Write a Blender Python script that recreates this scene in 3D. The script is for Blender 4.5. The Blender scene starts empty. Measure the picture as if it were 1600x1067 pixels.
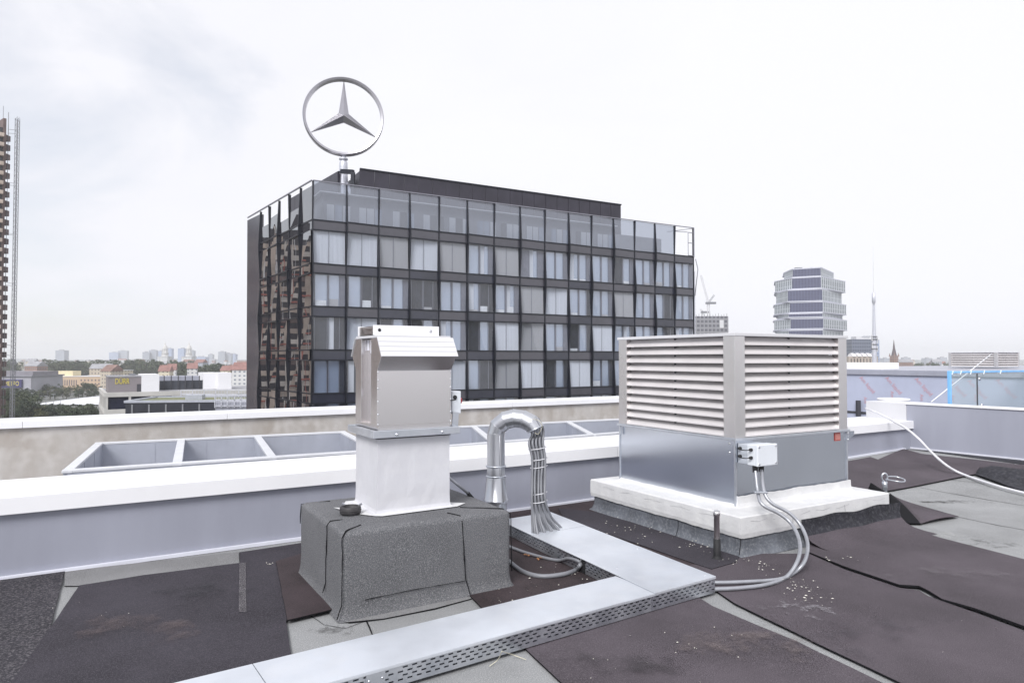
import bpy, math, random
from mathutils import Vector, Matrix, noise
from mathutils.geometry import delaunay_2d_cdt
random.seed(7)
R = math.radians
sc = bpy.context.scene
COL = sc.collection
PI = math.pi
# ------------------------------------------------------------------ camera
FPX = 1066.7; CAMZ = 1.65; PITCH = R(1.43)
cd = bpy.data.cameras.new('camera'); cam = bpy.data.objects.new('camera', cd); COL.objects.link(cam)
cd.lens = 24.0; cd.sensor_width = 36.0; cd.clip_start = 0.05; cd.clip_end = 20000
cam.location = (0, 0, CAMZ); cam.rotation_euler = (R(90) + PITCH, 0, 0)
sc.camera = cam

def ray(px, py):
    a = (px - 800) / FPX; c = -(py - 533.5) / FPX
    return Vector((a, math.cos(PITCH) - math.sin(PITCH) * c, math.sin(PITCH) + math.cos(PITCH) * c))
def PZ(px, py, z):                       # pixel -> point at height z
    d = ray(px, py); return Vector((0, 0, CAMZ)) + d * ((z - CAMZ) / d.z)
def PY(px, py, Y):                       # pixel -> point at distance Y
    d = ray(px, py); return Vector((0, 0, CAMZ)) + d * (Y / d.y)
def PP(px, py, p0, nrm):                 # pixel -> point on a plane
    d = ray(px, py); o = Vector((0, 0, CAMZ))
    return o + d * ((Vector(p0) - o).dot(nrm) / d.dot(nrm))
def roofz(x, y):
    t = max(0.0, min(1.0, (y - 7.6) / 4.4)); return 0.16 * t * t * (3 - 2 * t)
def RF(px, py, dz=0.0):                  # pixel -> point on the roof
    z = 0.0
    for _ in range(12):
        p = PZ(px, py, z + dz); z = roofz(p.x, p.y)
    return Vector((p.x, p.y, z + dz))

# ------------------------------------------------------------------ materials
def srgb(*c): return tuple(((v / 255) / 12.92 if v / 255 <= .04045 else ((v / 255 + .055) / 1.055) ** 2.4) for v in c)
def new_mat(name):
    m = bpy.data.materials.new(name); m.use_nodes = True
    nt = m.node_tree; b = nt.nodes['Principled BSDF']; return m, nt, b
def N(nt, typ, **kw):
    n = nt.nodes.new(typ)
    for k, v in kw.items():
        if k in n.inputs: n.inputs[k].default_value = v
        else: setattr(n, k, v)
    return n
def L(nt, a, b): nt.links.new(a, b)
def mat(name, col, rough=.6, metal=0.0, var=.12, vscale=3.0, bump=0.0, bscale=60.0, spec=.5, stretch=None, rvar=0.0, speck=None, col2=None, thr=(.35, .65)):
    """base colour varied by large noise; optional fine grain, bump, speckles"""
    m, nt, b = new_mat(name)
    b.inputs['Roughness'].default_value = rough; b.inputs['Metallic'].default_value = metal
    b.inputs['Specular IOR Level'].default_value = spec
    tc = N(nt, 'ShaderNodeTexCoord'); src = tc.outputs['Object']
    mp = N(nt, 'ShaderNodeMapping'); L(nt, src, mp.inputs[0])
    if stretch: mp.inputs['Scale'].default_value = stretch
    nz = N(nt, 'ShaderNodeTexNoise', Scale=vscale, Detail=6.0, Roughness=.6); L(nt, mp.outputs[0], nz.inputs['Vector'])
    rmp = N(nt, 'ShaderNodeMapRange'); L(nt, nz.outputs['Fac'], rmp.inputs[0])
    rmp.inputs[1].default_value = thr[0]; rmp.inputs[2].default_value = thr[1]
    mx = N(nt, 'ShaderNodeMix', data_type='RGBA'); L(nt, rmp.outputs[0], mx.inputs[0])
    c2 = col2 or tuple(min(1, v * (1 + var)) for v in col); c1 = tuple(v * (1 - var) for v in col) if col2 is None else col
    mx.inputs[6].default_value = (*c1, 1); mx.inputs[7].default_value = (*c2, 1)
    out = mx.outputs[2]
    if speck:
        sc_, amt, scol = speck
        n2 = N(nt, 'ShaderNodeTexNoise', Scale=sc_, Detail=2.0, Roughness=.7); L(nt, src, n2.inputs['Vector'])
        r2 = N(nt, 'ShaderNodeMapRange'); L(nt, n2.outputs['Fac'], r2.inputs[0]); r2.inputs[1].default_value = .48; r2.inputs[2].default_value = .68; r2.inputs[4].default_value = amt
        m2 = N(nt, 'ShaderNodeMix', data_type='RGBA'); L(nt, r2.outputs[0], m2.inputs[0]); L(nt, out, m2.inputs[6]); m2.inputs[7].default_value = (*scol, 1); out = m2.outputs[2]
    L(nt, out, b.inputs['Base Color'])
    if rvar:
        rr = N(nt, 'ShaderNodeMapRange'); L(nt, nz.outputs['Fac'], rr.inputs[0]); rr.inputs[1].default_value = .3; rr.inputs[2].default_value = .7
        rr.inputs[3].default_value = max(.02, rough - rvar); rr.inputs[4].default_value = rough + rvar; L(nt, rr.outputs[0], b.inputs['Roughness'])
    if bump:
        n3 = N(nt, 'ShaderNodeTexNoise', Scale=bscale, Detail=3.0); L(nt, src, n3.inputs['Vector'])
        bp = N(nt, 'ShaderNodeBump', Strength=bump, Distance=.01); L(nt, n3.outputs['Fac'], bp.inputs['Height']); L(nt, bp.outputs[0], b.inputs['Normal'])
    return m
M = {}
M['coping'] = mat('white coated coping metal', (.80, .80, .82), .42, 0, .03, 1.2)
M['cladding'] = mat('grey coated cladding', (.315, .325, .385), .36, 0, .06, 2.0, stretch=(1, 1, .15), rvar=.05)
M['cladding_light'] = mat('pale coated cladding', (.60, .60, .62), .45, 0, .04, 1.0)
M['trim'] = mat('pale edge trim', (.66, .67, .74), .4, 0, .04, 3)
M['seal'] = mat('dark joint', (.05, .05, .06), .7)
M['concrete'] = mat('stained concrete', (.36, .325, .29), .85, 0, .2, 1.3, .25, 40, stretch=(1, 1, .55), col2=(.47, .45, .43), speck=(2.2, .6, (.56, .54, .52)))
M['well'] = mat('dusty membrane', (.30, .30, .32), .8, 0, .15, 2)
M['sheetmetal'] = mat('grey frame sheet metal', (.42, .44, .50), .4, .35, .08, 1.5)
M['rim'] = mat('pale rim metal', (.62, .63, .66), .42, .1, .05, 3)
M['mineral'] = mat('grey mineral felt', (.19, .19, .195), .95, 0, .16, 1.4, .6, 260, spec=.15, speck=(160, .7, (.40, .40, .40)))
M['mineral_light'] = mat('pale mineral felt', (.25, .255, .26), .95, 0, .17, 1.1, .55, 260, spec=.15, speck=(150, .75, (.50, .50, .50)))
M['mineral_dark'] = mat('plinth mineral felt', (.115, .117, .125), .95, 0, .14, 1.8, .7, 230, spec=.15, speck=(165, .8, (.33, .33, .34)))
M['bitumen'] = mat('dark bitumen felt', (.034, .031, .039), .85, 0, .28, 1.3, .5, 230, spec=.25, speck=(170, .65, (.11, .10, .115)))
M['bitumen_brown'] = mat('brown black bitumen felt', (.071, .060, .070), .88, 0, .28, 1.0, .5, 230, spec=.22, speck=(170, .65, (.165, .145, .16)))
M['bitumen_rust'] = mat('reddish black bitumen felt', (.036, .027, .031), .8, 0, .4, 1.7, .5, 200, spec=.3, speck=(120, .4, (.12, .085, .08)))
M['bitumen_gritty'] = mat('gritty black felt', (.026, .024, .030), .8, 0, .25, 2, .6, 160, spec=.3, speck=(75, .75, (.17, .16, .17)))
M['bitumen_edge'] = mat('cut bitumen edge', (.012, .012, .014), .8, spec=.1)
M['bitumen_gloss'] = mat('bare bitumen', (.020, .020, .026), .6, 0, .3, 6, .4, 60, spec=.25, speck=(30, .35, (.11, .11, .12)))
M['steel'] = mat('brushed stainless', (.72, .695, .695), .24, 1, .02, .8)
M['slat'] = mat('anodised slat', (.72, .69, .69), .42, .35, .05, 2, rvar=.04)
M['post'] = mat('anodised post', (.74, .715, .71), .30, 1, .05, 1.5, stretch=(1, 1, .4), rvar=.06)
M['galv'] = mat('galvanised steel', (.56, .59, .64), .36, .9, .12, 7, rvar=.1, col2=(.66, .68, .72))
M['galv_cover'] = mat('galvanised tray cover', (.66, .69, .74), .42, .55, .07, 2.2, rvar=.08, speck=(5, .25, (.74, .75, .77)))
M['galv_dark'] = mat('galvanised base sheet', (.60, .63, .69), .20, 1, .04, .8, rvar=.02)
M['duct'] = mat('spiral duct zinc', (.58, .59, .62), .33, 1, .05, 3, rvar=.03)
M['paint'] = mat('rolled white coating', (.55, .55, .58), .55, 0, .03, 6, .2, 18, stretch=(1, 1, .4), speck=(9, .25, (.64, .64, .655)))
M['paint_warm'] = mat('liquid white flashing', (.60, .60, .605), .55, 0, .05, 9, .25, 30, speck=(7, .5, (.68, .68, .67)))
M['skirt'] = mat('scuffed slate membrane', (.10, .108, .125), .6, 0, .25, 4, .4, 40, stretch=(1, 1, .5), speck=(38, .35, (.30, .31, .33)))
M['box'] = mat('pale plastic box', (.68, .71, .75), .4, 0, .03, 3)
M['box_grey'] = mat('grey plastic box', (.48, .51, .56), .45, 0, .03, 3)
M['black'] = mat('black plastic', (.012, .012, .014), .7)
M['rubber'] = mat('weathered rubber', (.03, .028, .03), .6, 0, .4, 8)
M['red'] = mat('red plastic', (.45, .03, .04), .4)
M['redlabel'] = mat('red label', (.36, .07, .06), .5, 0, .1, 20)
M['redlabel_text'] = mat('faded label print', (.62, .34, .30), .5)
M['paper'] = mat('label paper', (.72, .73, .80), .5, 0, .05, 30)
M['cable'] = mat('grey conduit', (.20, .205, .225), .45, .1, .08, 8)
M['conduit'] = mat('flexible steel conduit', (.36, .37, .40), .36, .5, .1, 12)
M['whitecable'] = mat('pale hose', (.66, .66, .69), .4)
M['bolt'] = mat('zinc bolt', (.65, .66, .70), .3, 1)
M['chip'] = mat('pale chip', (.62, .60, .54), .8)
M['leafdry'] = mat('dry leaf', (.38, .17, .07), .8)
M['twine'] = mat('straw twine', (.60, .57, .45), .8)
M['blue'] = mat('blue protective film', (.20, .46, .80), .35, 0, .1, 5)
M['redprint'] = mat('red print', (.56, .33, .38), .6)
M['membrane'] = mat('lavender membrane', (.42, .45, .57), .5, 0, .06, 1.2, .1, 8)
M['darkframe'] = mat('dark facade frame', (.016, .018, .026), .35, .3, .1, 2)
M['spandrel'] = mat('grey spandrel glass', (.058, .056, .070), .14, 0, .12, .3, spec=.9)
M['spandrel_dark'] = mat('dark spandrel glass', (.028, .03, .045), .14, 0, .2, .3, spec=.8)
M['greyframe'] = mat('grey window frame', (.215, .215, .25), .5, 0, .08, 2)
M['penthouse'] = mat('dark plant screen', (.040, .037, .050), .30, .3, .15, .6)
M['innerwall'] = mat('set back wall', (.20, .205, .225), .6, 0, .1, .6)
M['slab'] = mat('pale slab edge', (.6, .6, .62), .6)
M['curtain'] = mat('pale blind', (.74, .75, .78), .8, 0, .12, 2.5, stretch=(9, 9, .05), col2=(.62, .63, .65))
M['curtain_warm'] = mat('greige blind', (.46, .455, .46), .8, 0, .15, 2, stretch=(7, 7, .05), col2=(.44, .43, .43))
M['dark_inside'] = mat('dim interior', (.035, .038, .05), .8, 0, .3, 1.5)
M['lit_paper'] = mat('white interior board', (.8, .8, .8), .7)
def pane_mat(name, tint, f0, rough=.03, base=(.03, .035, .05), trans=.75, refl=1.0, bump=.2):
    m, nt, b = new_mat(name); nt.nodes.remove(b)
    o = nt.nodes['Material Output']
    lw = N(nt, 'ShaderNodeLayerWeight'); lw.inputs['Blend'].default_value = .5
    pw = N(nt, 'ShaderNodeMath', operation='POWER'); L(nt, lw.outputs['Facing'], pw.inputs[0]); pw.inputs[1].default_value = 4.0
    fr = N(nt, 'ShaderNodeMapRange'); L(nt, pw.outputs[0], fr.inputs[0]); fr.inputs[3].default_value = f0; fr.inputs[4].default_value = 1.0
    tr = N(nt, 'ShaderNodeBsdfTransparent'); tr.inputs[0].default_value = (*tint, 1)
    df = N(nt, 'ShaderNodeBsdfDiffuse'); df.inputs[0].default_value = (*base, 1)
    mx0 = N(nt, 'ShaderNodeMixShader'); mx0.inputs[0].default_value = trans; L(nt, df.outputs[0], mx0.inputs[1]); L(nt, tr.outputs[0], mx0.inputs[2])
    tcn = N(nt, 'ShaderNodeTexCoord'); nzb = N(nt, 'ShaderNodeTexNoise', Scale=.55, Detail=1.0); L(nt, tcn.outputs['Object'], nzb.inputs['Vector'])
    bpn = N(nt, 'ShaderNodeBump', Strength=bump, Distance=.05); L(nt, nzb.outputs['Fac'], bpn.inputs['Height'])
    gl = N(nt, 'ShaderNodeBsdfGlossy'); L(nt, bpn.outputs[0], gl.inputs['Normal']); gl.inputs['Roughness'].default_value = rough; gl.inputs[0].default_value = (refl, refl, refl, 1)
    mx = N(nt, 'ShaderNodeMixShader'); L(nt, fr.outputs[0], mx.inputs[0]); L(nt, mx0.outputs[0], mx.inputs[1]); L(nt, gl.outputs[0], mx.inputs[2])
    L(nt, mx.outputs[0], o.inputs[0]); return m
M['glass'] = pane_mat('facade glass', (.86, .89, .94), .095, .02, (.06, .065, .08), .93)
M['glass_top'] = pane_mat('screen glass', (.74, .80, .90), .12, .02, (.20, .22, .27), .42)  # grey-blue diffuse base stands in for reflection on the screen
M['glass_side'] = pane_mat('coated side glass', (.1, .1, .12), .36, .006, (.022, .02, .026), .0, .85, .05)
M['skypane'] = pane_mat('inner casement glass', (.2, .2, .2), .34, .08, (.32, .38, .48), .0)  # pale blue base colour paints the mirrored sky into these panes
M['clearglass'] = pane_mat('balustrade glass', (.86, .93, .94), .12, .01, (.45, .52, .53), .62)
M['chrome'] = mat('polished sign metal', (.44, .43, .46), .30, 1, .02, .3)
M['chrome_dark'] = mat('weathered sign metal', (.30, .28, .31), .25, .9, .4, 1.0)
M['poleblue'] = mat('pale steel pole', (.55, .56, .62), .4, .3, .1, 2)

def facade_mat(name, wall, win, sx=3.0, sz=3.2, fx=.5, fz=.5, rough=.7):
    """far facades: a grid of windows set out in the building's own coordinates"""
    m, nt, b = new_mat(name); b.inputs['Roughness'].default_value = rough
    tc = N(nt, 'ShaderNodeTexCoord'); sp = N(nt, 'ShaderNodeSeparateXYZ'); L(nt, tc.outputs['Object'], sp.inputs[0])
    sn = N(nt, 'ShaderNodeSeparateXYZ'); L(nt, tc.outputs['Normal'], sn.inputs[0])
    def mth(op, a, bb=None):
        n = N(nt, 'ShaderNodeMath', operation=op)
        for i, v in enumerate((a, bb)):
            if v is None: continue
            if hasattr(v, 'links'): L(nt, v, n.inputs[i])
            else: n.inputs[i].default_value = v
        return n.outputs[0]
    ax = mth('GREATER_THAN', mth('ABSOLUTE', sn.outputs[0]), .6)
    mixc = N(nt, 'ShaderNodeMix', data_type='FLOAT'); L(nt, ax, mixc.inputs[0]); L(nt, sp.outputs[0], mixc.inputs[2]); L(nt, sp.outputs[1], mixc.inputs[3])
    u = mth('FRACT', mth('DIVIDE', mth('ADD', mixc.outputs[0], 500.3), sx)); v = mth('FRACT', mth('DIVIDE', sp.outputs[2], sz))
    mu = mth('MULTIPLY', mth('LESS_THAN', u, fx), mth('LESS_THAN', mth('ABSOLUTE', mth('SUBTRACT', v, .55)), fz / 2))
    mu = mth('MULTIPLY', mu, mth('LESS_THAN', mth('ABSOLUTE', sn.outputs[2]), .5))
    nz = N(nt, 'ShaderNodeTexNoise', Scale=.15, Detail=4.0); L(nt, tc.outputs['Object'], nz.inputs['Vector'])
    mx = N(nt, 'ShaderNodeMix', data_type='RGBA'); L(nt, nz.outputs['Fac'], mx.inputs[0])
    mx.inputs[6].default_value = (*[c * .85 for c in wall], 1); mx.inputs[7].default_value = (*[min(1, c * 1.12) for c in wall], 1)
    m2 = N(nt, 'ShaderNodeMix', data_type='RGBA'); L(nt, mu, m2.inputs[0]); L(nt, mx.outputs[2], m2.inputs[6]); m2.inputs[7].default_value = (*win, 1)
    L(nt, m2.outputs[2], b.inputs['Base Color']); return m

# ------------------------------------------------------------------ mesh builder
def frame(o, deg): return Matrix.Translation(Vector(o)) @ Matrix.Rotation(R(deg), 4, 'Z')
def world_of(o):
    m = o.matrix_basis.copy()
    while o.parent: o = o.parent; m = o.matrix_basis @ m
    return m
class MB:
    def __init__(s, T=None): s.v = []; s.f = []; s.mi = []; s.sm = []; s.T = T or Matrix(); s.m = 0; s.smooth = False
    def add(s, vs, fs):
        k = len(s.v); s.v += [s.T @ Vector(p) for p in vs]
        for f in fs: s.f.append([k + i for i in f]); s.mi.append(s.m); s.sm.append(s.smooth)
        return s
    def box(s, x0, x1, y0, y1, z0, z1):
        return s.add([(x0, y0, z0), (x1, y0, z0), (x1, y1, z0), (x0, y1, z0), (x0, y0, z1), (x1, y0, z1), (x1, y1, z1), (x0, y1, z1)],
                     [(0, 3, 2, 1), (4, 5, 6, 7), (0, 1, 5, 4), (1, 2, 6, 5), (2, 3, 7, 6), (3, 0, 4, 7)])
    def hexa(s, b, t):                     # 4 bottom, 4 top points
        return s.add(list(b) + list(t), [(0, 3, 2, 1), (4, 5, 6, 7), (0, 1, 5, 4), (1, 2, 6, 5), (2, 3, 7, 6), (3, 0, 4, 7)])
    def quad(s, *p): return s.add(p, [tuple(range(len(p)))])
    def prism(s, poly, a0, a1, axis='x'):  # closed profile swept along an axis
        n = len(poly)
        def P(u, w, a): return {'x': (a, u, w), 'y': (u, a, w), 'z': (u, w, a)}[axis]
        return s.add([P(u, w, a0) for u, w in poly] + [P(u, w, a1) for u, w in poly],
                     [tuple(range(n))[::-1], tuple(range(n, 2 * n))] + [(i, (i + 1) % n, n + (i + 1) % n, n + i) for i in range(n)])
    def bar(s, a, b, w, h=None):           # rectangular bar between points
        a = Vector(a); b = Vector(b); h = h or w; d = (b - a).normalized()
        up = Vector((0, 0, 1)) if abs(d.z) < .95 else Vector((0, 1, 0))
        x = d.cross(up).normalized() * (w / 2); y = x.cross(d).normalized() * (h / 2)
        return s.hexa([a - x - y, a + x - y, a + x + y, a - x + y], [b - x - y, b + x - y, b + x + y, b - x + y])
    def tube(s, pts, r, n=10, caps=True):
        pts = [Vector(p) for p in pts]; m = len(pts); rs = r if isinstance(r, (list, tuple)) else [r] * m
        vs = []; fs = []; pt = None; x = None
        for i, p in enumerate(pts):
            t = (pts[min(i + 1, m - 1)] - pts[max(i - 1, 0)]).normalized()
            if x is None:
                a = Vector((0, 0, 1)) if abs(t.z) < .9 else Vector((1, 0, 0)); x = t.cross(a).normalized()
            else: x = (x - t * x.dot(t)).normalized()
            y = t.cross(x)
            for j in range(n):
                q = 2 * PI * j / n; vs.append(p + (x * math.cos(q) + y * math.sin(q)) * rs[i])
        for i in range(m - 1):
            for j in range(n):
                fs.append((i * n + j, i * n + (j + 1) % n, (i + 1) * n + (j + 1) % n, (i + 1) * n + j))
        sm = s.smooth; s.smooth = True; s.add(vs, fs); s.smooth = False
        if caps: k = len(s.v) - m * n; s.f += [[k + j for j in range(n)][::-1], [k + (m - 1) * n + j for j in range(n)]]; s.mi += [s.m] * 2; s.sm += [False] * 2
        s.smooth = sm; return s
    def lathe(s, prof, c=(0, 0, 0), n=24, T=None):   # prof: (r, z)
        T = T or Matrix.Translation(Vector(c)); vs = []; fs = []
        for r, z in prof:
            for j in range(n): q = 2 * PI * j / n; vs.append(T @ Vector((r * math.cos(q), r * math.sin(q), z)))
        m = len(prof)
        for i in range(m - 1):
            for j in range(n): fs.append((i * n + j, i * n + (j + 1) % n, (i + 1) * n + (j + 1) % n, (i + 1) * n + j))
        sm = s.smooth; s.smooth = True; s.add(vs, fs); s.smooth = sm; return s
    def build(s, name, mats, parent=None, bevel=0, solid=0, origin=None):
        if not isinstance(mats, (list, tuple)): mats = [mats]
        if parent is None:
            if origin is None:
                n = max(1, len(s.v)); origin = (sum(p.x for p in s.v) / n, sum(p.y for p in s.v) / n, min(p.z for p in s.v))
            Mw = Matrix.Translation(Vector(origin))
        else: Mw = world_of(parent)
        inv = Mw.inverted()
        me = bpy.data.meshes.new(name); me.from_pydata([tuple(inv @ p) for p in s.v], [], s.f)
        for m in mats: me.materials.append(m)
        me.polygons.foreach_set('material_index', s.mi); me.polygons.foreach_set('use_smooth', s.sm); me.update()
        o = bpy.data.objects.new(name, me); COL.objects.link(o)
        if parent is None: o.location = Mw.translation
        else: o.parent = parent
        if solid: md = o.modifiers.new('solid', 'SOLIDIFY'); md.thickness = solid; md.offset = 0
        if bevel: md = o.modifiers.new('bevel', 'BEVEL'); md.width = bevel; md.segments = 2; md.limit_method = 'ANGLE'; md.angle_limit = R(35)
        return o
def tag(o, label, cat, group=None, kind=None):
    o['label'] = label; o['category'] = cat
    if group: o['group'] = group
    if kind: o['kind'] = kind
    return o
def struct(o): o['kind'] = 'structure'; return o
def root(name, label, cat, T, group=None):
    o = bpy.data.objects.new(name, None); COL.objects.link(o); o.empty_display_size = .2
    o.matrix_basis = T; return tag(o, label, cat, group)
def copy_tree(o, parent=None):
    kids = [c for c in bpy.data.objects if c.parent == o]
    c = o.copy(); COL.objects.link(c); c.parent = parent
    for k in kids: copy_tree(k, c)
    return c
def smooth_path(pts, k=6):
    pts = [Vector(p) for p in pts]; out = []
    for i in range(len(pts) - 1):
        p0 = pts[max(i - 1, 0)]; p1 = pts[i]; p2 = pts[i + 1]; p3 = pts[min(i + 2, len(pts) - 1)]
        for j in range(k):
            t = j / k
            out.append(.5 * ((2 * p1) + (p2 - p0) * t + (2 * p0 - 5 * p1 + 4 * p2 - p3) * t * t + (3 * p1 - p0 - 3 * p2 + p3) * t ** 3))
    out.append(pts[-1]); return out
def text_mesh(name, body, size, T, m, parent, extrude=.002, align='CENTER'):
    cu = bpy.data.curves.new('lettering', 'FONT'); cu.body = body; cu.size = size; cu.extrude = extrude; cu.align_x = align; cu.align_y = 'CENTER'
    t = bpy.data.objects.new('tmp', cu); COL.objects.link(t); bpy.context.view_layer.update()
    me = bpy.data.meshes.new_from_object(t.evaluated_get(bpy.context.evaluated_depsgraph_get()))
    bpy.data.objects.remove(t); bpy.data.curves.remove(cu)
    me.materials.clear(); me.materials.append(m)
    o = bpy.data.objects.new(name, me); COL.objects.link(o); o.parent = parent
    o.matrix_basis = (world_of(parent).inverted() @ T) if parent else T
    return o
def wall_T(p, deg, roll=0):   # lettering plane: x along deg, facing to its right-hand side (towards the viewer)
    return Matrix.Translation(Vector(p)) @ Matrix.Rotation(R(deg), 4, 'Z') @ Matrix.Rotation(R(90), 4, 'X') @ Matrix.Rotation(R(roll), 4, 'Z')
U = Vector((math.cos(R(30)), math.sin(R(30)), 0)); NN = Vector((-.5, math.cos(R(30)), 0))

# ------------------------------------------------------------------ own roof
b = MB()

O_P = Vector((-3.82, 5.10, 0)); TH = 31.0; PU = Vector((math.cos(R(TH)), math.sin(R(TH)), 0)); PN = Vector((-math.sin(R(TH)), math.cos(R(TH)), 0))
idx = {}
vs = []
for s_ in range(-20, 44):
    for t_ in range(-34, 2):
        p = O_P + PU * (s_ * .5) + PN * (t_ * .4 + .1); idx[(s_, t_)] = len(vs); vs.append((p.x, p.y, roofz(p.x, p.y)))
b.add(vs, [(idx[(s_, t_)], idx[(s_ + 1, t_)], idx[(s_ + 1, t_ + 1)], idx[(s_, t_ + 1)]) for s_ in range(-20, 43) for t_ in range(-34, 1)])
roof = struct(b.build('roof', M['mineral_light']))
TP = frame(O_P, TH)
# near parapet
Lc = 12.05
rp = root('roof_parapet', 'low grey parapet wall with wide white coping crossing the whole roof', 'parapet', TP)
MB(TP).box(-9, 16.5, .02, .92, -.6, .52).build('cladding', M['cladding'], rp)
for a, c in ((-9, -3.2), (-3.192, 5.9), (5.908, 8.9), (8.908, 12.6), (12.608, 16.5)):
    MB(TP).prism([(-.03, .488), (-.03, .617), (1.02, .600), (1.02, .488), (1.0, .488), (1.0, .522), (-.012, .522), (-.012, .488)], a, c).build('coping', M['coping'], rp, bevel=.004)
b = MB(TP)
for i in range(42):
    a = -9 + i * .5; c = a + .5
    za, zc = [roofz(*(TP @ Vector((q, 0, 0))).xy) for q in (a, c)]
    b.add([(a, -.022, za + .004), (c, -.022, zc + .004), (c, -.022, zc + .030), (a, -.022, za + .030), (a, .018, za + .004), (c, .018, zc + .004), (c, .018, zc + .030), (a, .018, za + .030)],
          [(0, 1, 2, 3), (3, 2, 6, 7), (0, 4, 5, 1)])
b.build('base_trim', M['trim'], rp)
# far parapet beyond the light well
fo = PZ(0, 669.5, .305); TF = frame((fo.x, fo.y, 0), TH + .2)
fp = root('far_parapet', 'stained concrete parapet wall with white coping beyond the roof frames', 'parapet', TF)
MB(TF).box(-12, 32, .04, 1.15, -26, .33).build('concrete_wall', M['concrete'], fp)
for a, c in ((-12, .35), (.356, 4.07), (4.076, 7.8), (7.806, 11.5), (11.506, 32)):
    MB(TF).prism([(-.03, .300), (-.03, .43), (1.22, .415), (1.22, .30)], a, c).build('coping', M['coping'], fp, bevel=.004)
struct(MB(TP).box(-9, 17, .93, 11, -1.35, -1.3).build('lower_roof', M['well']))
# sheet-metal frames in the well
def rimframe(name, label, pn, pf, divs, depth=.75, rim=.14, grp='sheet metal frames in the roof well'):
    """pn/pf: near-left,near-right / far-left,far-right points of the rim"""
    nl, nr = pn; fl, fr = pf
    r = root(name, label, 'roof frame', Matrix.Translation((nl + fr) / 2 + Vector((0, 0, -depth))), grp)
    def wall(a, c, nm):
        d = (c - a).normalized(); w = Vector((-d.y, d.x, 0)) * (rim / 2 - .01); e = Vector((0, 0, -depth)); k = Vector((0, 0, -.04))
        MB().hexa([a - w + e, c - w + e, c + w + e, a + w + e], [a - w + k, c - w + k, c + w + k, a + w + k]).build('side_panel' if nm else 'cross_panel', M['sheetmetal'], r)
        w2 = Vector((-d.y, d.x, 0)) * (rim / 2); g = d * (rim / 2)
        MB().hexa([a - w2 - g + k, c - w2 + g + k, c + w2 + g + k, a + w2 - g + k], [a - w2 - g, c - w2 + g, c + w2 + g, a + w2 - g]).build('rim', M['rim'], r, bevel=.006)
        n = int((c - a).length / .95)
        for i in range(1, n):                # vertical stiffeners
            q = a + d * (i * (c - a).length / n)
            MB().hexa([q - d * .03 - w * 1.12 + e, q + d * .03 - w * 1.12 + e, q + d * .03 + w * 1.12 + e, q - d * .03 + w * 1.12 + e],
                      [q - d * .03 - w * 1.12 + k * 1.5, q + d * .03 - w * 1.12 + k * 1.5, q + d * .03 + w * 1.12 + k * 1.5, q - d * .03 + w * 1.12 + k * 1.5]).build('stiffener', M['sheetmetal'], r)
    dz = Vector((0, 0, -.002))
    wall(nl, nr, 1); wall(fl + dz, fr + dz, 1); wall(nl + dz * 2, fl + dz * 2, 1); wall(nr + dz * 2, fr + dz * 2, 1)
    for tn, tf in divs: wall(nl.lerp(nr, tn) + dz * 3, fl.lerp(fr, tf) + dz * 3, 0)
    return r
nl = PZ(106, 733.5, 0); fl = PZ(155, 691, 0); nr = PZ(590, 702.0, 0); frr = PZ(535, 673.5, 0)
def tpx(px, a, c, z=0):                      # fraction along a-c whose image column is px
    q = (px - 800) / FPX; return (q * a.y - a.x) / ((c.x - a.x) - q * (c.y - a.y))
rimframe('roof_frame', 'long open grey sheet metal frame with three bays left of the ventilator', (nl, nr), (fl, frr),
         [(tpx(279, nl, nr), tpx(285, fl, frr)), (tpx(427, nl, nr), tpx(403, fl, frr)), ], .62)
nl2 = PZ(640, 700, 0); nr2 = PZ(1060, 667.5, 0); fl2 = PZ(600, 671.0, 0); fr2 = PZ(1010, 652.0, 0)
rimframe('roof_frame', 'open grey sheet metal frame behind the zinc duct', (nl2, nr2), (fl2, fr2), [(.26, .3), (.62, .66)], .62)
# tall wall on the right
A_ = RF(1417.5, 700); TW = frame((A_.x, A_.y, 0), -60 + 4)
TWd = (TW @ Vector((1, 0, 0)) - TW @ Vector((0, 0, 0)))
rw = root('partition_wall', 'tall lavender grey clad wall running out of frame on the right', 'wall', TW)
MB(TW).box(0, 6, 0, .30, .03, .885).build('cladding', M['cladding'], rw)
MB(TW).box(-.012, 6, -.02, .33, .885, .905).build('cap', M['coping'], rw, bevel=.003)
MB(TW).box(0, 6, -.018, -.002, .155, .178).build('base_trim', M['trim'], rw)
MB(TW).box(.0, 6, -.07, -.02, .10, .145).build('seal_strip', M['seal'], rw)
p0 = PY(1353, 625, 12.2); p1 = TW @ Vector((-.006, 0, 0)); e = Vector((.55, .32, 0))
MB().hexa([Vector((p0.x, p0.y, .60)), Vector((p1.x, p1.y, .60)), Vector((p1.x, p1.y, .60)) + e, Vector((p0.x, p0.y, .60)) + e],
          [Vector((p0.x, p0.y, .893)), Vector((p1.x, p1.y, .893)), Vector((p1.x, p1.y, .893)) + e, Vector((p0.x, p0.y, .893)) + e]).build('end_panel', M['cladding_light'], rw, bevel=.003)
c0 = PY(1396, 623, 14.2)
tag(MB().lathe([(0, .93), (.29, .93), (.31, .94), (.31, .96), (.29, .97), (0, .975)], (c0.x, c0.y, c0.z - .96), 32).build('roof_hatch', M['coping']), 'flat round white cap just behind the end of the tall wall', 'hatch')
tag(MB().lathe([(.24, .3), (.24, c0.z - .04), (0, c0.z - .04)], (c0.x, c0.y, 0), 24).build('hatch_upstand', M['cladding_light']), 'short pale drum carrying the flat white cap behind the wall', 'upstand')

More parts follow.
